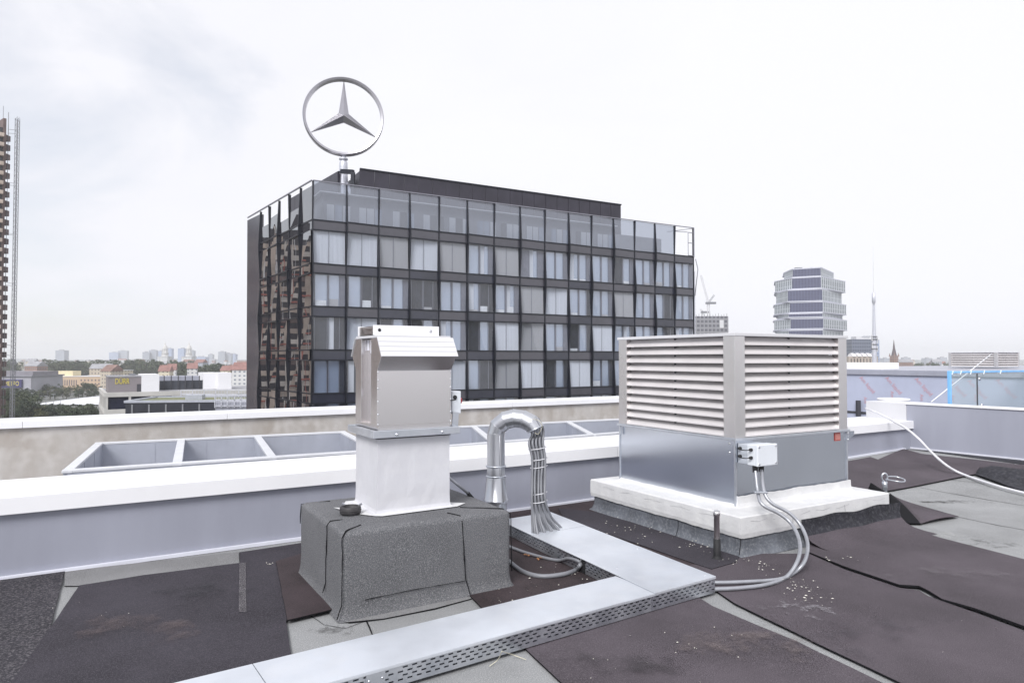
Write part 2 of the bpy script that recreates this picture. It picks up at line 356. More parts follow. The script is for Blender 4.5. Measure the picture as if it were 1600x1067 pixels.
# ------------------------------------------------------------------ roofing sheets
def inside(p, poly):
    c = False; n = len(poly)
    for i in range(n):
        a = poly[i]; d = poly[i - 1]
        if (a[1] > p[1]) != (d[1] > p[1]) and p[0] < (d[0] - a[0]) * (p[1] - a[1]) / (d[1] - a[1]) + a[0]: c = not c
    return c
def sheet(label, px, m, dz=.012, th=.007, wav=.006, lift=None, name='roofing_sheet', group='bitumen sheets on the roof', extra=None, step=.14):
    pts = [RF(x, y) if len(q) == 2 else Vector((q[0], q[1], 0)) for q in px for x, y in [q[:2]]]
    poly = []
    for i, a in enumerate(pts):
        c = pts[(i + 1) % len(pts)]; n = max(1, int((c - a).length / .16))
        for k in range(n):
            q = a.lerp(c, k / n); j = .006 if k else 0
            poly.append(Vector((q.x + j * noise.noise(q * 5), q.y + j * noise.noise(q * 5 + Vector((9, 9, 9))))))
    x0 = min(p.x for p in poly); x1 = max(p.x for p in poly); y0 = min(p.y for p in poly); y1 = max(p.y for p in poly)
    co = list(poly); ne = len(poly); y = y0
    while y < y1:
        x = x0
        while x < x1:
            q = (x + random.uniform(-.03, .03), y + random.uniform(-.03, .03))
            if inside(q, poly): co.append(Vector(q))
            x += step
        y += step
    r = delaunay_2d_cdt(co, [(i, (i + 1) % ne) for i in range(ne)], [], 1, 1e-5)
    vs2, fs = r[0], r[2]
    b = MB(); b.smooth = True
    def zz(p):
        w = noise.noise(Vector((p.x * 1.3, p.y * 1.3, dz * 90))) * .5 + .5
        z = roofz(p.x, p.y) + dz + wav * w
        if lift: z += lift(p)
        return z
    top = [(p.x, p.y, zz(p)) for p in vs2]
    b.add(top, [tuple(f) if (vs2[f[1]] - vs2[f[0]]).cross(vs2[f[2]] - vs2[f[0]]) > 0 else tuple(f)[::-1] for f in fs])
    b.m = 1; b.smooth = False
    ring = [(p.x, p.y, zz(p)) for p in poly]
    low = [(p.x, p.y, max(zz(p) - th, .001)) for p in poly]
    b.add(ring + low, [(i, (i + 1) % ne, ne + (i + 1) % ne, ne + i) for i in range(ne)])
    if extra: extra(b)
    return tag(b.build(name, [m, M['bitumen_edge'], M['bitumen_gloss']]), label, 'roofing sheet', group)
sheet('gritty black sheet in the left corner, under the grey parapet', [(-160, 905 + 20), (0, 906), (101, 895), (78, 985), (30, 1075), (-60, 1200), (-300, 1200)], M['bitumen_gritty'])
sheet('large black sheet left of the grey plinth, with a pale rubbed stripe', [(374, 866), (478, 850), (482, 872), (447, 975), (456, 1030), (500, 1150), (-20, 1180), (20, 1067), (78, 985), (124, 918), (225, 901.5), (375, 882.5)], M['bitumen'], .016)
sheet('small loose black sheet wedged against the left side of the grey plinth', [(431, 882.5), (478, 868), (505, 905), (545, 966), (520, 959), (449, 976)], M['bitumen_rust'], .028, .009, lift=None)
sheet('reddish black sheet between the grey plinth and the cable trays, littered with chips', [(722, 921), (794, 898), (790, 803), (932, 783), (945, 800), (1165, 868), (1175, 895), (1090, 935), (1000, 960), (753, 953)], M['bitumen_rust'], .014, .009)
sheet('black strip along the left foot of the white kerb', [(872, 797), (932, 803), (1158, 869), (1150, 882), (1112, 893), (985, 850), (880, 812)], M['bitumen'], .020, .004)
sheet('brown black sheet in the foreground below the perforated tray', [(818, 1014), (900, 985), (1050, 940), (1091, 936), (1113, 950), (1175, 977), (1244, 1005), (1371, 1067), (1500, 1130), (960, 1150)], M['bitumen_brown'], .014, .009)
sheet('wide brown black sheet beside the grey strip, in front of the louvred unit', [(1117, 925), (1060, 890), (1165, 868), (1264, 868), (1320, 893), (1405, 922), (1436, 926), (1450, 935), (1523, 961), (1600, 990), (1760, 1052), (1900, 1200), (1650, 1200), (1398, 1067), (1278, 1010), (1196, 970), (1147.5, 946)], M['bitumen_brown'], .016, .010)
# sheet that laps up on to the kerb
KO = PZ(1157.8, 872, 0); TK = frame((KO.x, KO.y, 0), 30)
def lap(b):
    b.m = 0; b.smooth = True; n = 24; prof = [(-.42, .028), (-.30, .032), (-.20, .042), (-.12, .065), (-.06, .105), (-.03, .15), (-.018, .20), (-.015, .24)]
    vs = []; 
    for i in range(n + 1):
        s_ = .72 + i * (2.10 - .72) / n
        for k, (t_, z_) in enumerate(prof):
            sh = 1 + .12 * noise.noise(Vector((s_ * 3, 0, 3)))
            vs.append(TK @ Vector((s_ + (.12 * (z_ / .24) if i == n else 0), t_ - .02, (z_ * sh if k > 2 else z_) + roofz(*(TK @ Vector((s_, t_, 0))).xy) * .6)))
    m_ = len(prof)
    b.add(vs, [(i * m_ + k, (i + 1) * m_ + k, (i + 1) * m_ + k + 1, i * m_ + k + 1) for i in range(n) for k in range(m_ - 1)])
    for j, fi in enumerate(range(len(b.f) - n * (m_ - 1), len(b.f))):
        if j % (m_ - 1) >= 4: b.mi[fi] = 2
sheet('brown black sheet lapped up against the front of the white kerb', [(1264, 868), (1258, 830), (1385, 800), (1407, 822), (1423, 833), (1600, 879.5), (1760, 921), (1760, 1045), (1600, 986), (1523, 957.5), (1472, 943), (1450, 929), (1436, 922), (1405, 920), (1320, 891)], M['bitumen_brown'], .030, .016, extra=lap)
sheet('brown sheet lying at the foot of the far grey walls', [(1300, 735), (1300, 727), (1360, 716), (1372, 720), (1412, 703), (1440, 711), (1585, 727), (1536, 735), (1524, 743), (1487, 750), (1438.5, 760), (1387, 769.5), (1330, 782)], M['bitumen_brown'], .02, .01)
# folded-over sheet by the right edge
def fold_sheet():
    a = RF(1533, 735); c = RF(1585, 727); d = RF(1760, 752); e_ = RF(1524, 744); f = RF(1740, 815)
    b = MB(); b.smooth = True; n = 20; m_ = 14; vs = []
    back0, back1 = a.lerp(c, .0), RF(1790, 742)
    fr0, fr1 = e_, f
    for i in range(n + 1):
        u = i / n; p = back0.lerp(back1, u); q = fr0.lerp(fr1, u)
        for k in range(m_ + 1):
            w = k / m_
            hgt = (.15 + .08 * u) * min(1, .25 + u * 7) * math.sin(min(1, w * 1.15) * PI) ** .8 if w < .87 else .0
            z = .03 + hgt * (0.75 + .25 * u) + .01 * noise.noise(Vector((u * 4, w * 5, 0)))
            pt = p.lerp(q, w); vs.append((pt.x, pt.y, roofz(pt.x, pt.y) + z))
    b.add(vs, [(i * (m_ + 1) + k, i * (m_ + 1) + k + 1, (i + 1) * (m_ + 1) + k + 1, (i + 1) * (m_ + 1) + k) for i in range(n) for k in range(m_)])
    for j in range(len(b.mi)): b.mi[j] = 1 if j % m_ >= 8 else 0
    return tag(b.build('roofing_sheet', [M['bitumen_brown'], M['bitumen_gloss']], solid=.01), 'bulging folded black sheet at the right edge under the pale hose', 'roofing sheet', 'bitumen sheets on the roof')
fold_sheet()
# curled flap behind the kerb
def curl():
    b = MB(); b.smooth = True
    near = RF(1438.5, 818, .02); tip = RF(1498, 807, .02); topr = RF(1416, 787, .02)
    base = RF(1403, 812, .03); up = PY(1394, 775, base.y + .35); hi = PY(1357, 760, base.y + 1.15); hi.z = max(hi.z, .2)
    # lying part: near-tip-topr; raised underside: near -> base -> up
    n = 10; rows = []
    L0 = [near.lerp(tip, i / n) for i in range(n + 1)]
    e0 = RF(1396, 778, .05)
    crease = [near.lerp(PY(1391, 771, e0.y), i / n) + Vector((0, 0, .02 * math.sin(i / n * PI))) for i in range(n + 1)]
    far = [tip.lerp(PY(1399, 779, e0.y), i / n) for i in range(n + 1)]
    vs = []; m_ = 8
    for i in range(n + 1):
        for k in range(m_ + 1):
            p = crease[i].lerp(far[i], k / m_); p.z += .02 * math.sin(k / m_ * PI) * (1 - i / n) ; vs.append(tuple(p))
    b.add(vs, [(i * (m_ + 1) + k, i * (m_ + 1) + k + 1, (i + 1) * (m_ + 1) + k + 1, (i + 1) * (m_ + 1) + k) for i in range(n) for k in range(m_)])
    b.m = 1; vs = []
    foot = [near.lerp(RF(1398, 817, .02), min(1, i / n * 1.1)) for i in range(n + 1)]
    foot[-1] = RF(1386, 800, .02); foot[-2] = RF(1392, 812, .02)
    for i in range(n + 1):
        for k in range(m_ + 1):
            p = crease[i].lerp(foot[i], k / m_); vs.append(tuple(p))
    b.add(vs, [(i * (m_ + 1) + k, i * (m_ + 1) + k + 1, (i + 1) * (m_ + 1) + k + 1, (i + 1) * (m_ + 1) + k) for i in range(n) for k in range(m_)])
    # back part peeping over the kerb
    c2 = [PY(1355, 768, 8.0), PY(1361, 754, 8.05), PY(1392, 773, 7.2), PY(1390, 790, 7.1)]
    b.add([tuple(p) for p in c2], [(0, 1, 2, 3)])
    return tag(b.build('roofing_sheet', [M['bitumen_brown'], M['bitumen_edge']], solid=.008), 'curled up flap of black sheet behind the right corner of the white kerb', 'roofing sheet', 'bitumen sheets on the roof')
curl()
# seams and laps of the grey felt (part of the roof)
def seam(pts, w=.010, m='bitumen_edge', z=.004):
    P_ = [RF(*q) for q in pts]; path = []
    for i in range(len(P_) - 1):
        n = max(2, int((P_[i + 1] - P_[i]).length / .12))
        for k in range(n): q = P_[i].lerp(P_[i + 1], k / n); path.append(q + Vector((noise.noise(q * 6), noise.noise(q * 6 + Vector((5, 5, 5))), 0)) * .008)
    path.append(P_[-1]); vs = []
    for i, p in enumerate(path):
        d = (path[min(i + 1, len(path) - 1)] - path[max(0, i - 1)]).normalized(); s_ = Vector((-d.y, d.x, 0)) * w * (.35 + .65 * abs(noise.noise(p * 9) + .5))
        vs += [(p.x - s_.x, p.y - s_.y, roofz(p.x, p.y) + z), (p.x + s_.x, p.y + s_.y, roofz(p.x, p.y) + z)]
    b = MB(); b.add(vs, [(2 * i, 2 * i + 1, 2 * i + 3, 2 * i + 2) for i in range(len(path) - 1)]); b.build('seam', M[m], roof)
seam([(1438, 762), (1520, 777), (1600, 790), (1700, 806)], .007)
seam([(1498, 808), (1560, 821), (1600, 828), (1700, 848)], .007)
seam([(1487, 750), (1560, 758), (1640, 770)], .006)
seam([(1415, 830), (1425, 822)], .005)
seam([(1330, 716), (1420, 702), (1470, 708), (1585, 724)], .02)
seam([(224, 882), (226, 901)], .006); seam([(101, 916), (160, 911), (225, 901)], .004)
seam([(545, 974), (600, 968), (680, 952), (735, 937)], .006)
seam([(572, 969), (583, 995)], .008); seam([(487, 963), (505, 976), (540, 982), (572, 970)], .003)

# lap strip of felt along the plinth foot and rubbed mark
sheet('pale felt strip at the foot of the far parapet between black sheets', [(101, 894), (373, 863.5), (374, 882), (225, 900.5), (124, 917), (101, 917)], M['mineral'], .007, .004, name='felt_strip')
b = MB(); q = [RF(374, 884, .0), RF(384, 884, .0), RF(385, 962, .0), RF(373, 962, .0)]
b.add([(p.x, p.y, .0265) for p in q], [(0, 3, 2, 1)])
def stripe_mat():
    m, nt, bs = new_mat('rubbed grit stripe'); bs.inputs['Base Color'].default_value = (.19, .18, .19, 1); bs.inputs['Roughness'].default_value = .9
    tc = N(nt, 'ShaderNodeTexCoord'); nz = N(nt, 'ShaderNodeTexNoise', Scale=140.0, Detail=3.0); L(nt, tc.outputs['Object'], nz.inputs['Vector'])
    r = N(nt, 'ShaderNodeMapRange'); L(nt, nz.outputs['Fac'], r.inputs[0]); r.inputs[1].default_value = .40; r.inputs[2].default_value = .62; r.inputs[4].default_value = .75
    L(nt, r.outputs[0], bs.inputs['Alpha']); return m
b.build('rubbed_mark', stripe_mat(), roof)
def stain(px, py, a_, b_, ang, col, lo=.42, hi=.62, sc_=7.0, z=.0045, amax=.8):
    p = RF(px, py); q = Matrix.Rotation(R(ang), 3, 'Z'); vs = []
    for k in range(24):
        w = q @ Vector((a_ * math.cos(k * PI / 12), b_ * math.sin(k * PI / 12), 0)); vs.append((p.x + w.x, p.y + w.y, roofz(p.x + w.x, p.y + w.y) + z))
    m, nt, bs = new_mat('stain'); bs.inputs['Base Color'].default_value = (*col, 1); bs.inputs['Roughness'].default_value = .9
    tc = N(nt, 'ShaderNodeTexCoord'); mp = N(nt, 'ShaderNodeMapping'); mp.inputs['Location'].default_value = (px * .1, 0, 0); L(nt, tc.outputs['Object'], mp.inputs[0])
    nz = N(nt, 'ShaderNodeTexNoise', Scale=sc_, Detail=7.0, Roughness=.7); L(nt, mp.outputs[0], nz.inputs['Vector'])
    gr = N(nt, 'ShaderNodeTexCoord'); ln = N(nt, 'ShaderNodeVectorMath', operation='DISTANCE'); L(nt, gr.outputs['Generated'], ln.inputs[0]); ln.inputs[1].default_value = (.5, .5, .5)
    fd_ = N(nt, 'ShaderNodeMapRange'); L(nt, ln.outputs['Value'], fd_.inputs[0]); fd_.inputs[1].default_value = .15; fd_.inputs[2].default_value = .5; fd_.inputs[3].default_value = 0; fd_.inputs[4].default_value = -.25
    ad = N(nt, 'ShaderNodeMath', operation='ADD'); L(nt, nz.outputs['Fac'], ad.inputs[0]); L(nt, fd_.outputs[0], ad.inputs[1])
    r = N(nt, 'ShaderNodeMapRange'); L(nt, ad.outputs[0], r.inputs[0]); r.inputs[1].default_value = lo; r.inputs[2].default_value = hi; r.inputs[4].default_value = amax
    L(nt, r.outputs[0], bs.inputs['Alpha']); bb = MB(); bb.add(vs, [tuple(range(24))]); bb.build('stain', m, roof)
stain(1485, 785, .75, .16, 8, (.08, .08, .08)); stain(1470, 838, .7, .3, 0, (.50, .51, .50), .45, .7); stain(1560, 850, .6, .3, 0, (.12, .12, .12), .5, .7)
stain(1250, 960, .6, .35, 10, (.30, .29, .31), .52, .68, 9, .034); stain(1160, 1010, .7, .4, 20, (.16, .13, .13), .45, .7, 4, .030); stain(960, 1040, .6, .3, 0, (.045, .04, .045), .45, .7, 4, .030)
stain(1390, 1000, 1.1, .5, 10, (.06, .055, .065), .48, .75, 3, .034, .6); stain(1500, 905, 1.0, .4, 0, (.19, .17, .185), .45, .75, 3, .048, .6); stain(220, 985, .9, .35, 20, (.13, .10, .10), .45, .72, 3, .030, .6); stain(310, 930, .6, .3, 0, (.03, .03, .035), .45, .7, 4, .030, .7)
stain(520, 985, .3, .12, 30, (.12, .12, .12), .45, .65, 9); stain(720, 965, .4, .12, 30, (.45, .45, .44), .5, .7, 9)

# ------------------------------------------------------------------ grey plinth with ventilator
PO = Vector((-1.068, 4.325, 0)); T1 = frame(PO, 31)
W1, D1, H1 = 1.24, 1.06, .556
pl = root('felt_plinth', 'grey felt covered plinth carrying the stainless ventilator', 'plinth', T1)
def grid_block(T, W, D, H, rr, flare, mats, name, parent, zb=0, jit=.006, fw=.10, fh=.12):
    """rounded block with a skirt that flares out at the foot"""
    b = MB(T); b.smooth = True
    def ring(z, off, rad):
        pts = []
        for cx, cy, a0 in ((W - rad + off, rad - off, -90), (W - rad + off, D - rad + off, 0), (rad - off, D - rad + off, 90), (rad - off, rad - off, 180)):
            for k in range(5):
                a = R(a0 + k * 22.5); pts.append((cx + rad * math.cos(a), cy + rad * math.sin(a)))
        out = []
        for i, p in enumerate(pts):
            c = pts[(i + 1) % len(pts)]; l = math.dist(p, c); n = 12 if l > .5 else 1
            for k in range(n): out.append((p[0] + (c[0] - p[0]) * k / n, p[1] + (c[1] - p[1]) * k / n, z))
        return out
    levels = []
    if flare: levels += [(zb + .004, fw), (zb + .02, fw * .72), (zb + fh * .35, fw * .38), (zb + fh * .65, fw * .14), (zb + fh, 0)]
    else: levels += [(zb, 0)]
    for k in range(1, 5): levels.append((zb + (fh if flare else 0) + (H - rr - zb - (fh if flare else 0)) * k / 4, 0))
    for k in range(1, 5): a = k * PI / 8; levels.append((H - rr + rr * math.sin(a), -rr * (1 - math.cos(a))))
    levels += [(H + .002, -rr - .12)]
    rs = []
    for z, off in levels:
        rg = ring(z, off, .035)
        rs.append([(x + jit * noise.noise(Vector((x * 4, y * 4, z * 6))), y + jit * noise.noise(Vector((x * 4 + 7, y * 4, z * 6))), z + (jit * noise.noise(Vector((x * 3, y * 3, 4))) if z > .1 else 0)) for x, y, z in rg])
    n = len(rs[0]); vs = [p for r in rs for p in r]
    b.add(vs, [(i * n + j, i * n + (j + 1) % n, (i + 1) * n + (j + 1) % n, (i + 1) * n + j) for i in range(len(rs) - 1) for j in range(n)])
    b.f.append([(len(rs) - 1) * n + j for j in range(n)]); b.mi.append(0); b.sm.append(False)
    return b.build(name, mats, parent)
grid_block(T1, W1, D1, H1, .034, True, M['mineral_dark'], 'body', pl, fw=.03, fh=.10, jit=.004)
sheet('grey felt strip along the front foot of the plinth', [(528, 950), (540, 974), (600, 968), (680, 952), (736, 937), (765, 900), (640, 930)], M['mineral'], .006, .004, name='felt_strip', group=None)
def crack(T, pts, w=.005, name='seam', parent=None, m='bitumen_edge'):
    """dark lap line lying on a face; pts are local 3d points"""
    path = []
    for i in range(len(pts) - 1):
        a, c = Vector(pts[i]), Vector(pts[i + 1]); n = max(2, int((c - a).length / .04))
        for k in range(n):
            q = a.lerp(c, k / n); path.append(q + Vector((noise.noise(q * 11), noise.noise(q * 11 + Vector((3, 3, 3))), 0)) * .006)
    path.append(Vector(pts[-1])); b = MB(T); b.tube(path, [w * (.5 + .8 * abs(noise.noise(p * 14))) for p in path], 5); return b.build(name, M[m], parent)
crack(T1, [(.10, .33, .560), (.02, .33, .560), (-.002, .33, .53), (-.006, .34, .3), (-.006, .35, .15), (-.02, .36, .08)], parent=pl)
crack(T1, [(.16, .12, .561), (.03, .02, .558), (-.001, .001, .52), (.0, -.003, .3), (-.004, -.004, .1), (-.04, -.03, .03)], .006, parent=pl)
crack(T1, [(.80, .14, .561), (.84, .03, .559), (.845, -.001, .525), (.855, -.004, .3), (.87, -.006, .12), (.88, -.05, .03)], .006, parent=pl)
crack(T1, [(.95, .25, .561), (1.2, .06, .560), (W1 - .004, .01, .53), (W1 + .002, -.0, .3), (W1 + .004, 0, .12)], .006, parent=pl)
crack(T1, [(.2, D1 - .10, .561), (.0, D1 - .02, .545), (-.004, D1 - .02, .4)], .005, parent=pl)
crack(T1, [(.15, -.01, .115), (.5, -.008, .12), (.86, -.01, .115)], .003, parent=pl)
# ventilator
sh = T1.inverted() @ Vector((-.937, 4.74, 0)); sx, sy = .165, .30
sp = PZ(589.5, 803.5, .566); sl = T1.inverted() @ sp; sx, sy = sl.x, sl.y
SW, SD = .555, .47
TV = T1 @ Matrix.Translation(Vector((sx, sy, 0)))
vt = root('roof_ventilator', 'stainless steel hooded ventilator on a white painted shaft', 'ventilator', TV @ Matrix.Translation(Vector((0, 0, .566))))
b = MB(TV); b.smooth = False
rings = [(.566, .034), (.569, .020), (.575, .009), (.592, .003), (.66, .001), (.75, .001), (.9, 0), (1.05, 0), (1.10, 0)]
vs = []
def rect_ring(z, o, k=10):
    c = [(-o, -o), (SW + o, -o), (SW + o, SD + o), (-o, SD + o)]; out = []
    for i in range(4):
        a, d = c[i], c[(i + 1) % 4]
        for j in range(k): out.append((a[0] + (d[0] - a[0]) * j / k, a[1] + (d[1] - a[1]) * j / k, z))
    return out
for z, o in rings:
    vs += [(x + .004 * noise.noise(Vector((x * 9, y * 9, z * 9))) + (.02 * noise.noise(Vector((x * 5, y * 5, 2))) if o > .05 else 0), y + .004 * noise.noise(Vector((x * 9, y * 9 + 4, z * 9))) + (.03 * noise.noise(Vector((x * 5, y * 5, 8))) if o > .05 else 0), z) for x, y, z in rect_ring(z, o)]
n = 40
b.add(vs, [(i * n + j, i * n + (j + 1) % n, (i + 1) * n + (j + 1) % n, (i + 1) * n + j) for i in range(len(rings) - 1) for j in range(n)])
b.build('shaft', M['paint'], vt)
# splashed coating round the shaft foot
b = MB(TV); out = [(-.10, .30), (-.20, .38), (-.13, .12), (-.03, -.035), (.02, -.065), (.2, -.06), (.45, -.055), (.60, -.05), (.70, .02), (.60, .12), (.58, .5), (-.05, .55), (-.1, .45)]
b.add([(x + .01 * noise.noise(Vector((x * 30, y * 30, 0))), y, .5660) for x, y in out], [tuple(range(len(out)))])
b.build('coating_skirt', M['paint_warm'], vt)
# collar
MB(TV).box(-.005, SW + .005, -.005, SD + .005, 1.085, 1.105).build('collar_gap', M['seal'], vt)
for (x0, x1, y0, y1) in ((-.05, SW + .06, -.055, -.015), (-.05, SW + .06, SD + .015, SD + .055), (-.052, -.012, -.012, SD + .012), (SW + .02, SW + .06, -.012, SD + .012)):
    MB(TV).box(x0, x1, y0, y1, 1.098, 1.150).build('collar_rail', M['galv'], vt, bevel=.004)
for x in (.12, .47): MB(TV).lathe([(0, .012), (.008, .012), (.011, 0)], T=Matrix.Translation(Vector((x, -.055, 1.118))) @ Matrix.Rotation(R(90), 4, 'X'), n=8).build('bolt', M['bolt'], vt)
MB(TV).box(.0, SW - .0, -.010, SD + .01, 1.150, 1.18).build('base_frame', M['steel'], vt)
# body with two side intakes (front and back), recessed core
CZ0, CZ1 = 1.18, 1.80
Dm = SD
MB(TV).box(.040, SW - .030, .13, Dm - .13, CZ0, CZ1 - .012).build('core', M['steel'], vt)
b = MB(TV); b.box(.0365, .0395, .17, Dm - .21, 1.69, 1.775); b.build('label', M['paper'], vt)
MB(TV).box(.0365, .0395, .30, .335, 1.71, 1.785).build('label', M['paper_y'] if 'paper_y' in M else M['paper'], vt)
MB(TV).box(.0365, .0395, .195, .225, 1.36, 1.42).build('label', M['paper'], vt)
def intake(front):
    f = (lambda y: y) if front else (lambda y: Dm - y)
    hx0, hx1 = -.012, SW + .022
    prof = [(.128, CZ0), (.0, CZ0), (.0, 1.565), (-.085, 1.665), (-.0, 1.795), (.128, 1.795)]
    pr = [(f(y), z) for y, z in prof]
    if not front: pr = pr[::-1]
    MB(TV).prism(pr, -.006, SW + .012).build('intake_box' , M['steel'], vt, bevel=.002)
    # lid plates of the sloping hood, four folds
    a = Vector((0, f(-.094), 1.664)); c = Vector((0, f(-.004), 1.802))
    for k in range(4):
        p = a.lerp(c, k / 4); q = a.lerp(c, (k + .94) / 4); nrm = Vector((0, -1 if front else 1, .65)).normalized() * .006
        MB(TV).hexa([(hx0, p.y, p.z), (hx1, p.y, p.z), (hx1, q.y, q.z), (hx0, q.y, q.z)] if front else [(hx1, p.y, p.z), (hx0, p.y, p.z), (hx0, q.y, q.z), (hx1, q.y, q.z)],
                    [(x, yy + nrm.y, z + nrm.z) for x, yy, z in ([(hx0, p.y, p.z), (hx1, p.y, p.z), (hx1, q.y, q.z), (hx0, q.y, q.z)] if front else [(hx1, p.y, p.z), (hx0, p.y, p.z), (hx0, q.y, q.z), (hx1, q.y, q.z)])]).build('hood_plate', M['cladding_light'], vt)
intake(True); intake(False)
for x in (.0, SW + .002):
    for z in (1.19, 1.26, 1.35, 1.44, 1.50, 1.555): MB(TV).lathe([(0, .006), (.005, .005), (.006, 0)], T=Matrix.Translation(Vector((x + (.006 if x else .0), -.001, z))) @ Matrix.Rotation(R(90), 4, 'X'), n=8).build('rivet', M['bolt'], vt)
MB(TV).box(-.004, SW + .006, -.004, Dm + .004, 1.797, 1.815).build('top_plate', M['cladding_light'], vt, bevel=.003)
MB(TV).box(-.01, SW - .055, .07, .082, 1.815, 1.888).build('cap_panel', M['coping'], vt, bevel=.002)
MB(TV).box(-.01, SW - .055, .40, .412, 1.815, 1.888).build('cap_panel', M['coping'], vt, bevel=.002)
MB(TV).box(.02, SW - .075, .082, .40, 1.83, 1.875).build('cap_core', M['steel'], vt)
for k in range(7): MB(TV).box(-.002, .02, .085, .398, 1.822 + k * .009, 1.827 + k * .009).build('cap_fin', M['steel'], vt)
for x, mm in ((.035, 'black'), (.43, 'bolt')): MB(TV).lathe([(0, .003), (.011, .003), (.012, 0)], T=Matrix.Translation(Vector((x, .069, 1.853))) @ Matrix.Rotation(R(90), 4, 'X'), n=14).build('plug', M[mm], vt)
# isolator switch on a bracket
iso = root('isolator_switch', 'white isolator switch box with a red knob on the right side of the ventilator', 'switch', TV @ Matrix.Translation(Vector((SW + .05, .12, 1.27))))
MB(TV).box(SW + .013, SW + .040, .06, .20, 1.25, 1.40).build('mounting_plate', M['galv'], iso)
MB(TV).box(SW + .040, SW + .115, .04, .16, 1.235, 1.405).build('enclosure', M['box'], iso, bevel=.006)
MB(TV).lathe([(.0, .03), (.022, .03), (.03, .018), (.03, 0)], T=TV.inverted() @ TV @ Matrix.Translation(Vector((SW + .115, .10, 1.33))) @ Matrix.Rotation(R(90), 4, 'Y'), n=16).build('knob', M['red'], iso)
MB(TV).lathe([(.0, .012), (.014, .012), (.016, 0)], T=Matrix.Translation(Vector((SW + .062, .04, 1.36))) @ Matrix.Rotation(R(90), 4, 'X'), n=12).build('cable_gland', M['black'], iso)
MB(TV).tube(smooth_path([(SW + .062, .03, 1.36), (SW + .05, .0, 1.345), (SW + .01, -.01, 1.34)]), .004, 6).build('lead', M['black'], iso)
MB(TV).bar((SW + .06, .02, 1.25), (SW + .05, .02, 1.11), .05, .012).build('bracket', M['galv'], iso)
MB(TV).bar((SW + .075, .03, 1.245), (SW + .072, .03, 1.15), .014).build('strap', M['black'], iso)
# ring clamp and bracket lying on the plinth
cp = PZ(547.5, 796, .592)
cl = root('pipe_collar', 'black rubber collar lying on the plinth beside the white shaft', 'collar', Matrix.Translation(Vector((cp.x, cp.y, .567))))
MB().lathe([(.052, .0), (.070, .0), (.073, .008), (.073, .042), (.068, .05), (.054, .05), (.052, .0)], (cp.x, cp.y, .567), 28).build('ring', M['rubber'], cl)
MB().tube([(cp.x + .074 * math.cos(q * PI / 12), cp.y + .074 * math.sin(q * PI / 12), .592) for q in range(25)], .003, 6).build('clamp_band', M['rubber'], cl)
for a in (.4, 2.6): MB().bar((cp.x + .055 * math.cos(a), cp.y + .055 * math.sin(a), .615), (cp.x + .08 * math.cos(a), cp.y + .08 * math.sin(a), .628), .014).build('lug', M['bolt'], cl)
# cable leaving behind the shaft
q0 = PY(700, 745, 5.35); q1 = PY(731, 770, 5.45); q2 = PY(738, 778, 5.5)
b = MB(); b.tube([q0, q1], .011, 8); b.m = 1; b.tube([q1, q2], .015, 8); tag(b.build('cable', [M['conduit'], M['black']]), 'short pale cable with black end sloping down behind the white shaft', 'cable')

# ------------------------------------------------------------------ swan neck duct
DY = 6.25
def dp(px, py, Y=DY): return PY(px, py, Y)
du = root('swan_neck_duct', 'shiny zinc swan neck duct bending over beside the ventilator', 'duct', Matrix.Translation(Vector((dp(775, 800).x, DY, 0))))
c = dp(775, 700).x; px_m = DY / FPX
zf = lambda py: dp(775, py).z
MB().lathe([(.098, 0), (.098, zf(784)), (.099, zf(782))], (c, DY, 0), 32).build('base_pipe', M['duct'], du)
MB().lathe([(.104, zf(784)), (.113, zf(783)), (.113, zf(780)), (.106, zf(779)), (.088, zf(748)), (.083, zf(744)), (.082, zf(742))], (c, DY, 0), 32).build('cone', M['duct'], du)
for y in (743.5, 728): MB().lathe([(.083, zf(y + 1.6)), (.091, zf(y + 1.2)), (.093, zf(y)), (.091, zf(y - 1.2)), (.083, zf(y - 1.6))], (c, DY, 0), 32).build('clamp_ring', M['galv'], du)
MB().lathe([(.082, zf(743)), (.082, zf(729)), (.081, zf(728)), (.081, zf(677))], (c, DY, 0), 32).build('pipe', M['duct'], du)
b = MB(); b.tube([(c + .081 * math.cos(R(-65)), DY + .081 * math.sin(R(-65)), zf(740)), (c + .081 * math.cos(R(-65)), DY + .081 * math.sin(R(-65)), zf(678))], .002, 6); b.build('seam_bead', M['duct'], du)
# segmented elbow in a plane turned a little towards the viewer
ax = Vector((math.cos(R(-12)), math.sin(R(-12)), 0)); EA, EB = .188, .142; ctr = Vector((c, DY, zf(677))) + ax * EA
angs = [180, 152, 122, 96, 70, 44, 20]; UPV = Vector((0, 0, 1))
segs = [ctr + ax * (EA * math.cos(R(a))) + UPV * (EB * math.sin(R(a))) for a in angs]
def mitre(i):
    a = R(angs[i]); v = ax * (math.cos(a) / EA) + UPV * (math.sin(a) / EB)
    return v.normalized(), ax.cross(UPV)
b = MB(); n = 32
rings = []
for i, p in enumerate(segs):
    rad, side = mitre(i); k = 1 / math.cos(R(14)); 
    rings.append([p + rad * (.081 * (k if 0 < i < len(segs) - 1 else 1) * math.cos(2 * PI * j / n)) + side * (.081 * math.sin(2 * PI * j / n)) for j in range(n)])
b.smooth = False
for i in range(len(rings) - 1):
    kk = len(b.v); b.v += rings[i] + rings[i + 1]
    for j in range(n): b.f.append([kk + j, kk + (j + 1) % n, kk + n + (j + 1) % n, kk + n + j]); b.mi.append(0); b.sm.append(True)
el = b.build('elbow', M['duct'], du)
for i in range(0, len(rings) - 1):
    MB().tube(rings[i] + [rings[i][0]], .0018, 5, False).build('joint_bead', M['duct'], du)
MB().tube(rings[-1] + [rings[-1][0]], .005, 6, False).build('mouth_rim', M['galv'], du)
